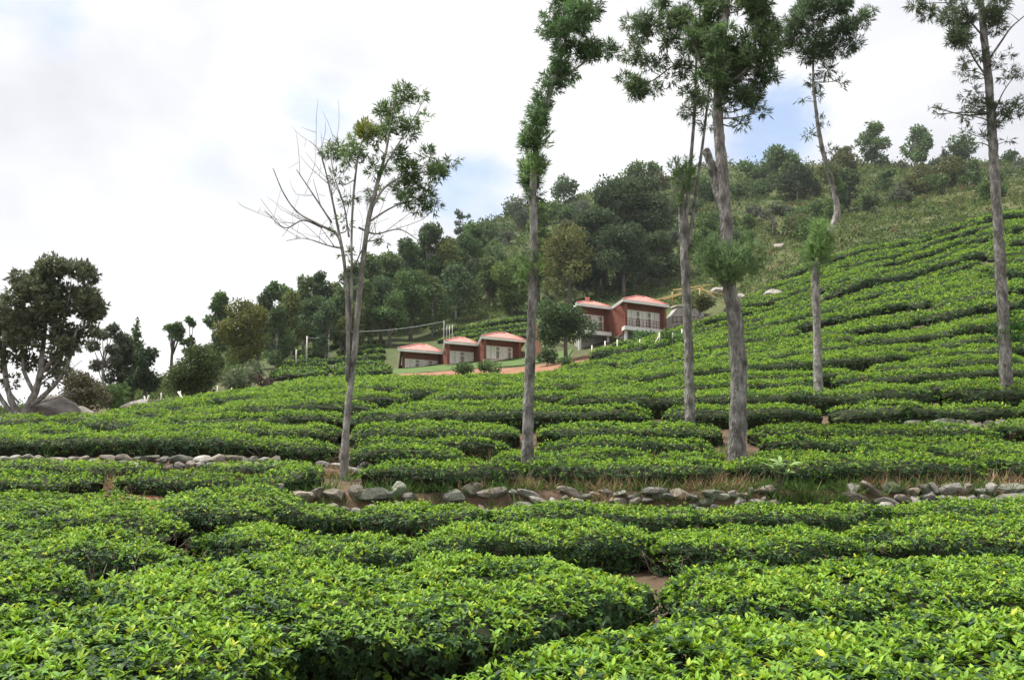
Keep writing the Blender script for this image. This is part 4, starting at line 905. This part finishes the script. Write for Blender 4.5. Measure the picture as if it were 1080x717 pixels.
# ------------------------------------------------------------------ cottages
TH = R(35)
AX = np.array([math.cos(TH), math.sin(TH), 0]); AN = np.array([.075, -.997, 0]); AZ = np.array([0, 0, 1.])
FR = np.array([AX, -AN, AZ])       # rows: along the front, into the house, up
def cottage_unit(root, o, A, width, eave_h, rise, depth, win, base_drop, balcony=False, over=.75, posts=(), link=None):
    """A: front left corner of the eave; parts are built in the frame of the front"""
    A = np.asarray(A, float)
    def X(a, b, c): return A + AX*a - AN*b + AZ*c          # along, inward, up (0 = eave)
    # roof with hips and a thick deck
    rf = MB(); w, dp = width, depth
    e = [X(0, 0, .0), X(w, 0, .0), X(w, dp, .0), X(0, dp, .0)]
    rdg = [X(w*.42, dp*.5, rise), X(w*.58, dp*.5, rise)]
    V = np.array(e + rdg); rf.add(V, [[0,1,5,4],[2,3,4,5]], [[1,2,5],[3,0,4]])
    rf.add(V[:4] - [0, 0, .02], [[3,2,1,0]])
    for a_, b_ in ((e[0], rdg[0]), (e[1], rdg[1]), (rdg[0], rdg[1])): rf.bar(a_, b_, .22)
    roof = rf.build('roof', M['roof'], root, o)
    fa = MB(); t = .30
    for (a, b, c, d_) in ((0, 0, w, 0), (0, 0, 0, dp), (w, 0, w, dp), (0, dp, w, dp)):
        c_ = (X(a, b, -t/2-.03) + X(c, d_, -t/2-.03))/2
        fa.box(c_, ((abs(c-a)+.12) or .12, .10, t) if d_ == b else (.10, abs(d_-b)-.1, t), axes=FR)
    fa.box(X(w/2, dp/2, -.12), (w-.12, dp-.12, .04), axes=FR, mat=1)
    if link is not None:
        L0 = X(0, 0, -.16); L1 = np.asarray(link, float) + [0, 0, -.16]
        dv = L1-L0; ln = np.linalg.norm(dv); ax = dv/ln; yv = np.array([-.3, -1., 0]); yv -= ax*(yv @ ax); yv /= np.linalg.norm(yv); zv = np.cross(ax, yv)
        fa.box((L0+L1)/2, (ln, .1, t), axes=np.array([ax, yv, zv]))
    fa.build('fascia', [M['fascia'], M['soffit']], roof, o)
    # walls set back under the eave
    wa = MB(); x0, x1, y0, y1 = over*.6, w-over*.6, over*1.5, dp-over*.6
    hb = eave_h; zc = -.15 - (hb-.15)/2
    wt = .2
    ww0, ww1, wb, wt_ = win      # window band: from, to, sill and head as heights above the floor
    # front wall as piers, head and sill around the opening
    zf = -hb
    def fbox(a0, a1, c0, c1): wa.box(X((a0+a1)/2, y0+wt/2, zf+(c0+c1)/2), (a1-a0, wt, c1-c0), axes=FR)
    fbox(x0, ww0, 0, hb-.15); fbox(ww1, x1, 0, hb-.15); fbox(ww0, ww1, wt_, hb-.15)
    if wb > .02: fbox(ww0, ww1, 0, wb)
    wa.box(X(x0+wt/2, (y0+y1)/2+wt/2, zc), (wt, y1-y0-wt, hb-.15), axes=FR); wa.box(X(x1-wt/2, (y0+y1)/2+wt/2, zc), (wt, y1-y0-wt, hb-.15), axes=FR)
    wa.box(X((x0+x1)/2, y1+wt/2, zc), (x1-x0, wt, hb-.15), axes=FR)
    wa.build('wall', M['brickwall'], root, o)
    # window band: white frame, posts and pale panes
    fr = MB(); nb = max(4, int((ww1-ww0)/.55))
    for k in range(nb+1):
        a = ww0 + (ww1-ww0)*k/nb
        fr.box(X(a, y0+.02, zf+(wb+wt_)/2), (.10 if k % 2 else .2, .10, wt_-wb), axes=FR)
    for c in (wb+.05, wt_-.05, wb+(wt_-wb)*.66): fr.box(X((ww0+ww1)/2, y0+.01, zf+c), (ww1-ww0, .07, .09), axes=FR)
    f = fr.build('window', M['sash'], root, o)
    pn = MB()
    pn.box(X((ww0+ww1)/2, y0+.13, zf+(wb+wt_)/2), (ww1-ww0, .03, wt_-wb), axes=FR)
    pn.build('pane', M['glass'], f, o)
    for k in range(nb):
        if k % 3 == 2: continue
        a = ww0 + (ww1-ww0)*(k+.5)/nb; cu = MB()
        cu.box(X(a, y0+.095, zf+(wb+wt_)/2), ((ww1-ww0)/nb*.72, .02, wt_-wb-.06), axes=FR)
        cu.build('curtain', M['sash'], f, o)
    # corner posts under the eave
    for a in posts:
        pm = MB(); pm.box(X(a, over*.45, -.14-(hb-.14)/2), (.34, .3, hb-.14), axes=FR); pm.build('column', M['brickwall'], root, o)
    # plinth or balcony deck
    if balcony:
        dk = MB(); dk.box(X(w*.5, y0*.5+.2, zf-.22), (w-.25, y0+.9, .44), axes=FR); dk.build('balcony_deck', M['fascia'], root, o)
        rl = MB()
        for k in range(13): rl.box(X(x0+(x1-x0)*k/12, .18, zf+.45), (.07, .06, .9), axes=FR)
        for c in (.90, .62, .32, .1): rl.box(X(w/2, .16, zf+c), (x1-x0, .05, .07), axes=FR)
        rl.build('railing', M['darkwood'], root, o)
        pl = MB(); pl.box(X(w*.5+.1, y0+.9+(dp-y0)/2-.5, zf-.44-base_drop/2), (w-1.2, dp-y0-.6, base_drop), axes=FR); pl.build('plinth', M['grey'], root, o)
        for a in (.5, w-.5):
            pm = MB(); pm.box(X(a, .5, zf-.44-base_drop/2), (.35, .35, base_drop), axes=FR); pm.build('column', M['fascia'], root, o)
    else:
        pl = MB(); pl.box(X(w*.5, dp*.5+.2, zf-base_drop/2), (w-.5, dp-.5, base_drop), axes=FR); pl.build('plinth', M['cream'], root, o)
    return X
o1 = on(470, 99)
cot = thing('cottage', o1, 'long red roofed cottage stepping up the lawn in three joined units', 'cottage')
A1 = at(420, 367, 98); A2 = at(469, 359, 98); A3 = at(508, 354, 98)
E1 = A1 + AX*5.75; E2 = A2 + AX*4.4
X1 = cottage_unit(cot, o1, A1, 5.75, 2.35, .95, 5.6, (.9, 5.0, .15, 1.35), 1.0)
X2 = cottage_unit(cot, o1, A2, 4.4, 2.5, .85, 5.6, (.75, 3.85, .12, 1.55), 1.0, posts=(.5,), link=E1)
X3 = cottage_unit(cot, o1, A3, 6.0, 2.5, .95, 5.8, (.8, 4.2, .12, 1.6), 1.2, posts=(.45, 5.3), link=E2)
def join_wall(root, o, Pa, Pb, hgt):
    mb = MB(); q = np.array([Pa, Pb]); back = np.array([0, .22, 0])
    V = np.array([q[0], q[1], q[1] - AZ*hgt, q[0] - AZ*hgt]); V = np.vstack([V, V + back])
    mb.add(V, [[0,1,2,3],[7,6,5,4],[0,4,5,1],[3,2,6,7],[0,3,7,4],[1,5,6,2]]); mb.build('wall', M['brickwall'], root, o)
join_wall(cot, o1, X1(5.3, 1.6, -.1), X2(.42, .75, -.2), 2.9); join_wall(cot, o1, X2(3.95, 1.6, -.1), X3(.42, .75, -.2), 3.0)
fn = MB()      # slanting end wall
a, b = X1(.05, .1, -.15), X1(-.25, .1, -2.6); c, d_ = X1(.05, 4.5, -.15), X1(-.25, 4.5, -2.6)
ofs = AX*.22
V = np.array([a, b, d_, c, a+ofs, b+ofs, d_+ofs, c+ofs]); fn.add(V, [[0,1,2,3],[7,6,5,4],[0,4,5,1],[3,2,6,7],[0,3,7,4],[1,5,6,2]])
fn.build('end_wall', M['cream'], cot, o1)
gw = MB()      # salmon gable at the right end
gb = at(562.5, 371, 99)
prof = [(0, -.6), (1.15, -.6), (1.15, 2.0), (.95, 3.0), (.55, 3.3), (.15, 2.6), (0, 1.9)]
V = np.array([gb + AX*x*.9 + AZ*z for x, z in prof] + [gb + AX*x*.9 - AN*2.2 + AZ*z for x, z in prof]); n = len(prof)
fan = [[0, k, k+1] for k in range(1, n-1)]
gw.add(V, [[k, (k+1) % n, n+(k+1) % n, n+k] for k in range(n)], fan + [[n+a_, n+c_, n+b_] for a_, b_, c_ in fan])
gw.build('gable_wall', M['salmon'], cot, o1)
o2 = on(660, 100)
cot2 = thing('cottage', o2, 'red roofed cottage on stilts with white balcony decks and railings', 'cottage')
B2 = at(657, 315, 98); B1 = at(608, 319, 98); EB1 = B1 + AX*5.2
Y1 = cottage_unit(cot2, o2, B1, 5.2, 3.0, .85, 5.6, (.7, 4.1, .05, 2.0), 1.9, balcony=True, posts=(.45,))
Y2 = cottage_unit(cot2, o2, B2, 7.2, 3.05, 1.15, 6.0, (1.0, 5.9, .05, 2.1), 2.2, balcony=True, posts=(.5, 6.6), link=EB1)
join_wall(cot2, o2, Y1(4.3, 1.6, -.1), Y2(.45, .8, -.2), 3.6)
ch = MB(); ch.box(Y1(2.2, 2.8, .75), (.5, .5, .8), axes=FR); ch.box(Y1(2.2, 2.8, 1.2), (.62, .62, .12), axes=FR); ch.build('chimney', M['salmon'], cot2, o2)
o3 = on(722, 104)
ob = thing('outbuilding', o3, 'low grey plastered outbuilding right of the balcony cottage', 'building')
K = at(703, 325, 103)
def Z3(a, b, c): return K + np.array([a, b, c])
mb = MB(); V = np.array([Z3(-.9,0,-2.6), Z3(4.6,.3,-2.6), Z3(4.4,.3,.1), Z3(1.4,0,.2), Z3(-.9,3.5,-2.6), Z3(4.6,3.6,-2.6), Z3(4.4,3.6,.5), Z3(1.4,3.4,.5)])
mb.add(V, [[0,1,2,3],[5,4,7,6],[0,3,7,4],[1,5,6,2],[0,4,5,1]]); mb.build('wall', M['grey'], ob, o3)
mb = MB(); mb.add(np.array([Z3(1.1,-.3,.22), Z3(4.8,0,.12), Z3(4.8,3.9,.6), Z3(1.1,3.7,.62), Z3(1.1,-.3,.34), Z3(4.8,0,.24), Z3(4.8,3.9,.72), Z3(1.1,3.7,.74)]), [[3,2,1,0],[4,5,6,7],[0,1,5,4],[1,2,6,5],[2,3,7,6],[3,0,4,7]]); mb.build('roof', M['concrete'], ob, o3)
mb = MB()
for k in range(7): mb.box(Z3(.6+.5*k, -.5, -1.5), (.07, .07, .9))
for c in (-1.1, -1.7): mb.box(Z3(2.1, -.5, c), (3.2, .09, .08))
mb.build('railing', M['darkwood'], ob, o3)
pg = MB(); d0 = 102
for a, b in (((686,318,0),(735,305,0)), ((735,305,0),(768,312,2)), ((740,304,0),(780,330,1)), ((710,306,3),(752,300,3)), ((709,322,0),(709,308,0)), ((738,330,0),(738,304,0)), ((766,335,2),(766,309,2)), ((700,316,2),(742,303,2))):
    pg.bar(at(a[0], a[1], d0+a[2]), at(b[0], b[1], d0+b[2]), .12)
tag(pg.build('bamboo_frame', M['bamboo'], None, tuple(on(735, 102))), 'open frame of yellow bamboo poles beside the outbuilding', 'frame')

# ------------------------------------------------------------------ posts, poles, wires
def post(u, d, h, w, label, group=None, lean=(0, 0), mat='concrete', name='fence_post', brace=None):
    p = on(u, d); mb = MB(); top = np.array([lean[0], lean[1], h])
    mb.tube([[0, 0, -.3], top*.5, top], [w/2, w/2, w/2*.95], n=6)
    if brace is not None: mb.tube([[brace, -.1, -.1], top*.85], [w*.4, w*.4], n=5)
    ob = mb.build(name, M[mat], None, (0, 0, 0)); ob.location = p
    return tag(ob, label, 'post', group)
FG = 'fence posts below the balcony cottage'
for (u, h, lb, br) in ((625, 1.1, 'squat pale fence post nearest the red earth patch', None), (639, 1.35, 'white fence post standing second from the red earth patch', None), (652, 1.35, 'white fence post under the middle of the balcony cottage', None), (676, 1.1, 'thin white fence post right of the middle posts below the cottage', None), (697, 1.3, 'fence post with a slanting brace below the outbuilding', -.9), (711, .9, 'short grey fence post beside the braced one', None), (721, 1.0, 'pale fence post next to the forked slim trunk', None)):
    post(u, 84, h + .45, .15, lb, FG, brace=br)
LGp = 'pale posts by the spreading tree'
post(152, 47, .95, .10, 'pale post leaning left behind the tea at left', LGp, lean=(.25, 0)); post(157, 47, .9, .09, 'pale post leaning right, crossing its neighbour', LGp, lean=(-.25, 0))
post(202, 46, 1.0, .11, 'long white pole leaning against the spreading tree', LGp, lean=(-.75, .1)); post(170, 50, 1.0, .08, 'thin upright cream stake between the leaning posts and the boulder', LGp)
post(190, 52, 1.0, .08, 'thin cream stake directly left of the spreading tree trunk', LGp); post(229, 52, 1.1, .08, 'thin cream stake right of the pale boulder', LGp); post(244, 52, .9, .08, 'cream stake in front of the silvery bush', LGp)
PG = 'wooden poles on the far terraces'
for (u, d, h, lb) in ((345, 112, 4.0, 'pale wooden pole on the far terrace beside the twin trunk'), (322, 108, 3.6, 'thin pale pole among the slim terrace trees'), (311, 106, 2.2, 'short pale pole on the far terrace, leftmost of the three')):
    post(u, d, h, .2, lb, PG, mat='concrete', name='wooden_pole')
SG = 'thin steel posts behind the first cottage roof'
for k, (u, h) in enumerate(((467.5, 4.6), (470.5, 3.9), (473.5, 3.9), (476.5, 4.0))):
    post(u, 106, h, .10, ['tallest thin steel post behind the cottage roof', 'thin steel post next to the tallest one', 'thin steel post third in the row behind the roof', 'thin steel post standing last, beside the middle roof'][k], SG, mat='metal', name='steel_post')
post(842, 268, 8, .35, 'thin mast standing on the scrub ridge left of the crooked trunk', None, mat='metal', name='mast')
wr = MB()
a0 = on(322, 108, 3.5); a1 = on(345, 112, 3.9); a2 = on(467.5, 106, 4.5)
for p_, q_ in ((a0, a1), (a1, a2)):
    s = np.linspace(0, 1, 10)[:, None]; W_ = p_*(1-s) + q_*s - np.array([0, 0, 1])*(.5*4*s*(1-s)); wr.tube(W_, np.full(10, .028), n=4)
tag(wr.build('overhead_wire', M['metal'], None, tuple(a1)), 'sagging grey wire from the terrace poles to the cottage', 'wire')
boulder(54, 35.6, 2.5, 1.45, 'rocky mound at the foot of the wide dark tree, larger stone', 45, .9)
boulder(86, 36, 1.5, .85, 'grey stone right end of the rocky mound under the dark tree', 46, 1.0)
boulder(20, 33.2, 1.3, .7, 'smooth stone wedged under the roots of the dark tree', 47, 1.1)

# ------------------------------------------------------------------ the moist air
hz = MB(); hz.box((0, 790, 25), (3600, 1720, 180))
m, nt, out = newmat('moist_air'); pv = N(nt, 'ShaderNodeVolumePrincipled'); pv.inputs['Density'].default_value = HAZE; pv.inputs['Color'].default_value = (.90, .94, 1, 1); pv.inputs['Anisotropy'].default_value = .2
nt.links.new(pv.outputs[0], out.inputs['Volume'])
tag(hz.build('haze', m), kind='stuff')
# ------------------------------------------------------------------ sky, sun, camera
EL, AZM = 68, 284       # sun height; azimuth clockwise from +Y: behind the camera, to the left
w = bpy.data.worlds.new('World'); bpy.context.scene.world = w; w.use_nodes = True
nt = w.node_tree; nt.nodes.clear(); L = nt.links.new
out = N(nt, 'ShaderNodeOutputWorld')
sky = N(nt, 'ShaderNodeTexSky', sky_type='NISHITA'); sky.sun_disc = False; sky.sun_elevation = R(EL); sky.sun_rotation = R(AZM)
sky.air_density = 1.0; sky.dust_density = 1.5
bg1 = N(nt, 'ShaderNodeBackground'); bg1.inputs['Strength'].default_value = .085
L(sky.outputs[0], bg1.inputs['Color'])
tc = N(nt, 'ShaderNodeTexCoord')
mp = N(nt, 'ShaderNodeMapping'); mp.inputs['Scale'].default_value = (1, 1, 1.7)
L(tc.outputs['Generated'], mp.inputs[0])
n1 = N(nt, 'ShaderNodeTexNoise'); n1.inputs['Scale'].default_value = 2.6; n1.inputs['Detail'].default_value = 9; n1.inputs['Roughness'].default_value = .52; n1.inputs['Distortion'].default_value = .3
L(mp.outputs[0], n1.inputs['Vector'])
cl = ramp(nt, [(.30, (.70,.715,.77)), (.47, (.875,.88,.92)), (.58, (1, 1, 1))])
L(n1.outputs['Fac'], cl.inputs[0])
bg2 = N(nt, 'ShaderNodeBackground'); bg2.inputs['Strength'].default_value = .415
L(cl.outputs[0], bg2.inputs['Color'])
# cloud cover: nearly closed, with a few holes towards fixed bearings
n2 = N(nt, 'ShaderNodeTexNoise'); n2.inputs['Scale'].default_value = 3.4; n2.inputs['Detail'].default_value = 9; n2.inputs['Roughness'].default_value = .58
mp2 = N(nt, 'ShaderNodeMapping'); mp2.inputs['Location'].default_value = (3.1, 1.7, .4); mp2.inputs['Scale'].default_value = (1, 1, 1.6)
L(tc.outputs['Generated'], mp2.inputs[0]); L(mp2.outputs[0], n2.inputs['Vector'])
acc = None
for (u, v, cosr, amt) in ((806, 132, .9955, .62), (500, 205, .9968, .62), (20, 20, .996, .42), (345, 118, .9978, .36), (735, 20, .998, .3)):
    dv = at(u, v, 1.0); dv /= np.linalg.norm(dv)
    dt = N(nt, 'ShaderNodeVectorMath', operation='DOT_PRODUCT'); dt.inputs[1].default_value = dv
    L(tc.outputs['Generated'], dt.inputs[0])
    mr = N(nt, 'ShaderNodeMapRange', interpolation_type='SMOOTHSTEP'); mr.inputs['From Min'].default_value = cosr; mr.inputs['From Max'].default_value = 1.0; mr.inputs['To Max'].default_value = amt
    L(dt.outputs['Value'], mr.inputs['Value'])
    if acc is None: acc = mr.outputs[0]
    else:
        ad = N(nt, 'ShaderNodeMath', operation='ADD'); L(acc, ad.inputs[0]); L(mr.outputs[0], ad.inputs[1]); acc = ad.outputs[0]
ad = N(nt, 'ShaderNodeMath', operation='MULTIPLY_ADD'); L(n2.outputs['Fac'], ad.inputs[0]); ad.inputs[1].default_value = 2.2; L(acc, ad.inputs[2])
hole = N(nt, 'ShaderNodeMapRange', interpolation_type='SMOOTHSTEP'); hole.inputs['From Min'].default_value = 1.28; hole.inputs['From Max'].default_value = 1.85; hole.inputs['To Max'].default_value = .82
L(ad.outputs[0], hole.inputs['Value'])
mx = N(nt, 'ShaderNodeMixShader'); L(hole.outputs[0], mx.inputs[0]); L(bg2.outputs[0], mx.inputs[1]); L(bg1.outputs[0], mx.inputs[2]); L(mx.outputs[0], out.inputs['Surface'])
sl = bpy.data.lights.new('sun', 'SUN'); sl.energy = 3.2; sl.angle = R(14); sl.color = (1, .96, .89)
so = bpy.data.objects.new('sun', sl); C.objects.link(so)
sdir = np.array([math.sin(R(AZM))*math.cos(R(EL)), math.cos(R(AZM))*math.cos(R(EL)), math.sin(R(EL))])
from mathutils import Vector
so.rotation_euler = Vector(sdir).to_track_quat('Z', 'Y').to_euler(); so.location = (0, -10, 40)
cam = bpy.data.cameras.new('camera'); cam.lens = F/1080*36; cam.sensor_width = 36; cam.clip_end = 4000; cam.clip_start = .05
co = bpy.data.objects.new('camera', cam); C.objects.link(co); co.rotation_euler = (R(90) + PITCH, 0, 0)
sc = bpy.context.scene; sc.camera = co
sc.view_settings.view_transform = 'Standard'; sc.view_settings.look = 'None'; sc.view_settings.gamma = 1; sc.view_settings.use_curve_mapping = False
sc.view_settings.exposure = 1.42
sc.cycles.max_bounces = 5; sc.cycles.diffuse_bounces = 3; sc.cycles.transmission_bounces = 3; sc.cycles.transparent_max_bounces = 4
sc.cycles.volume_bounces = 0
sc.cycles.use_adaptive_sampling = True
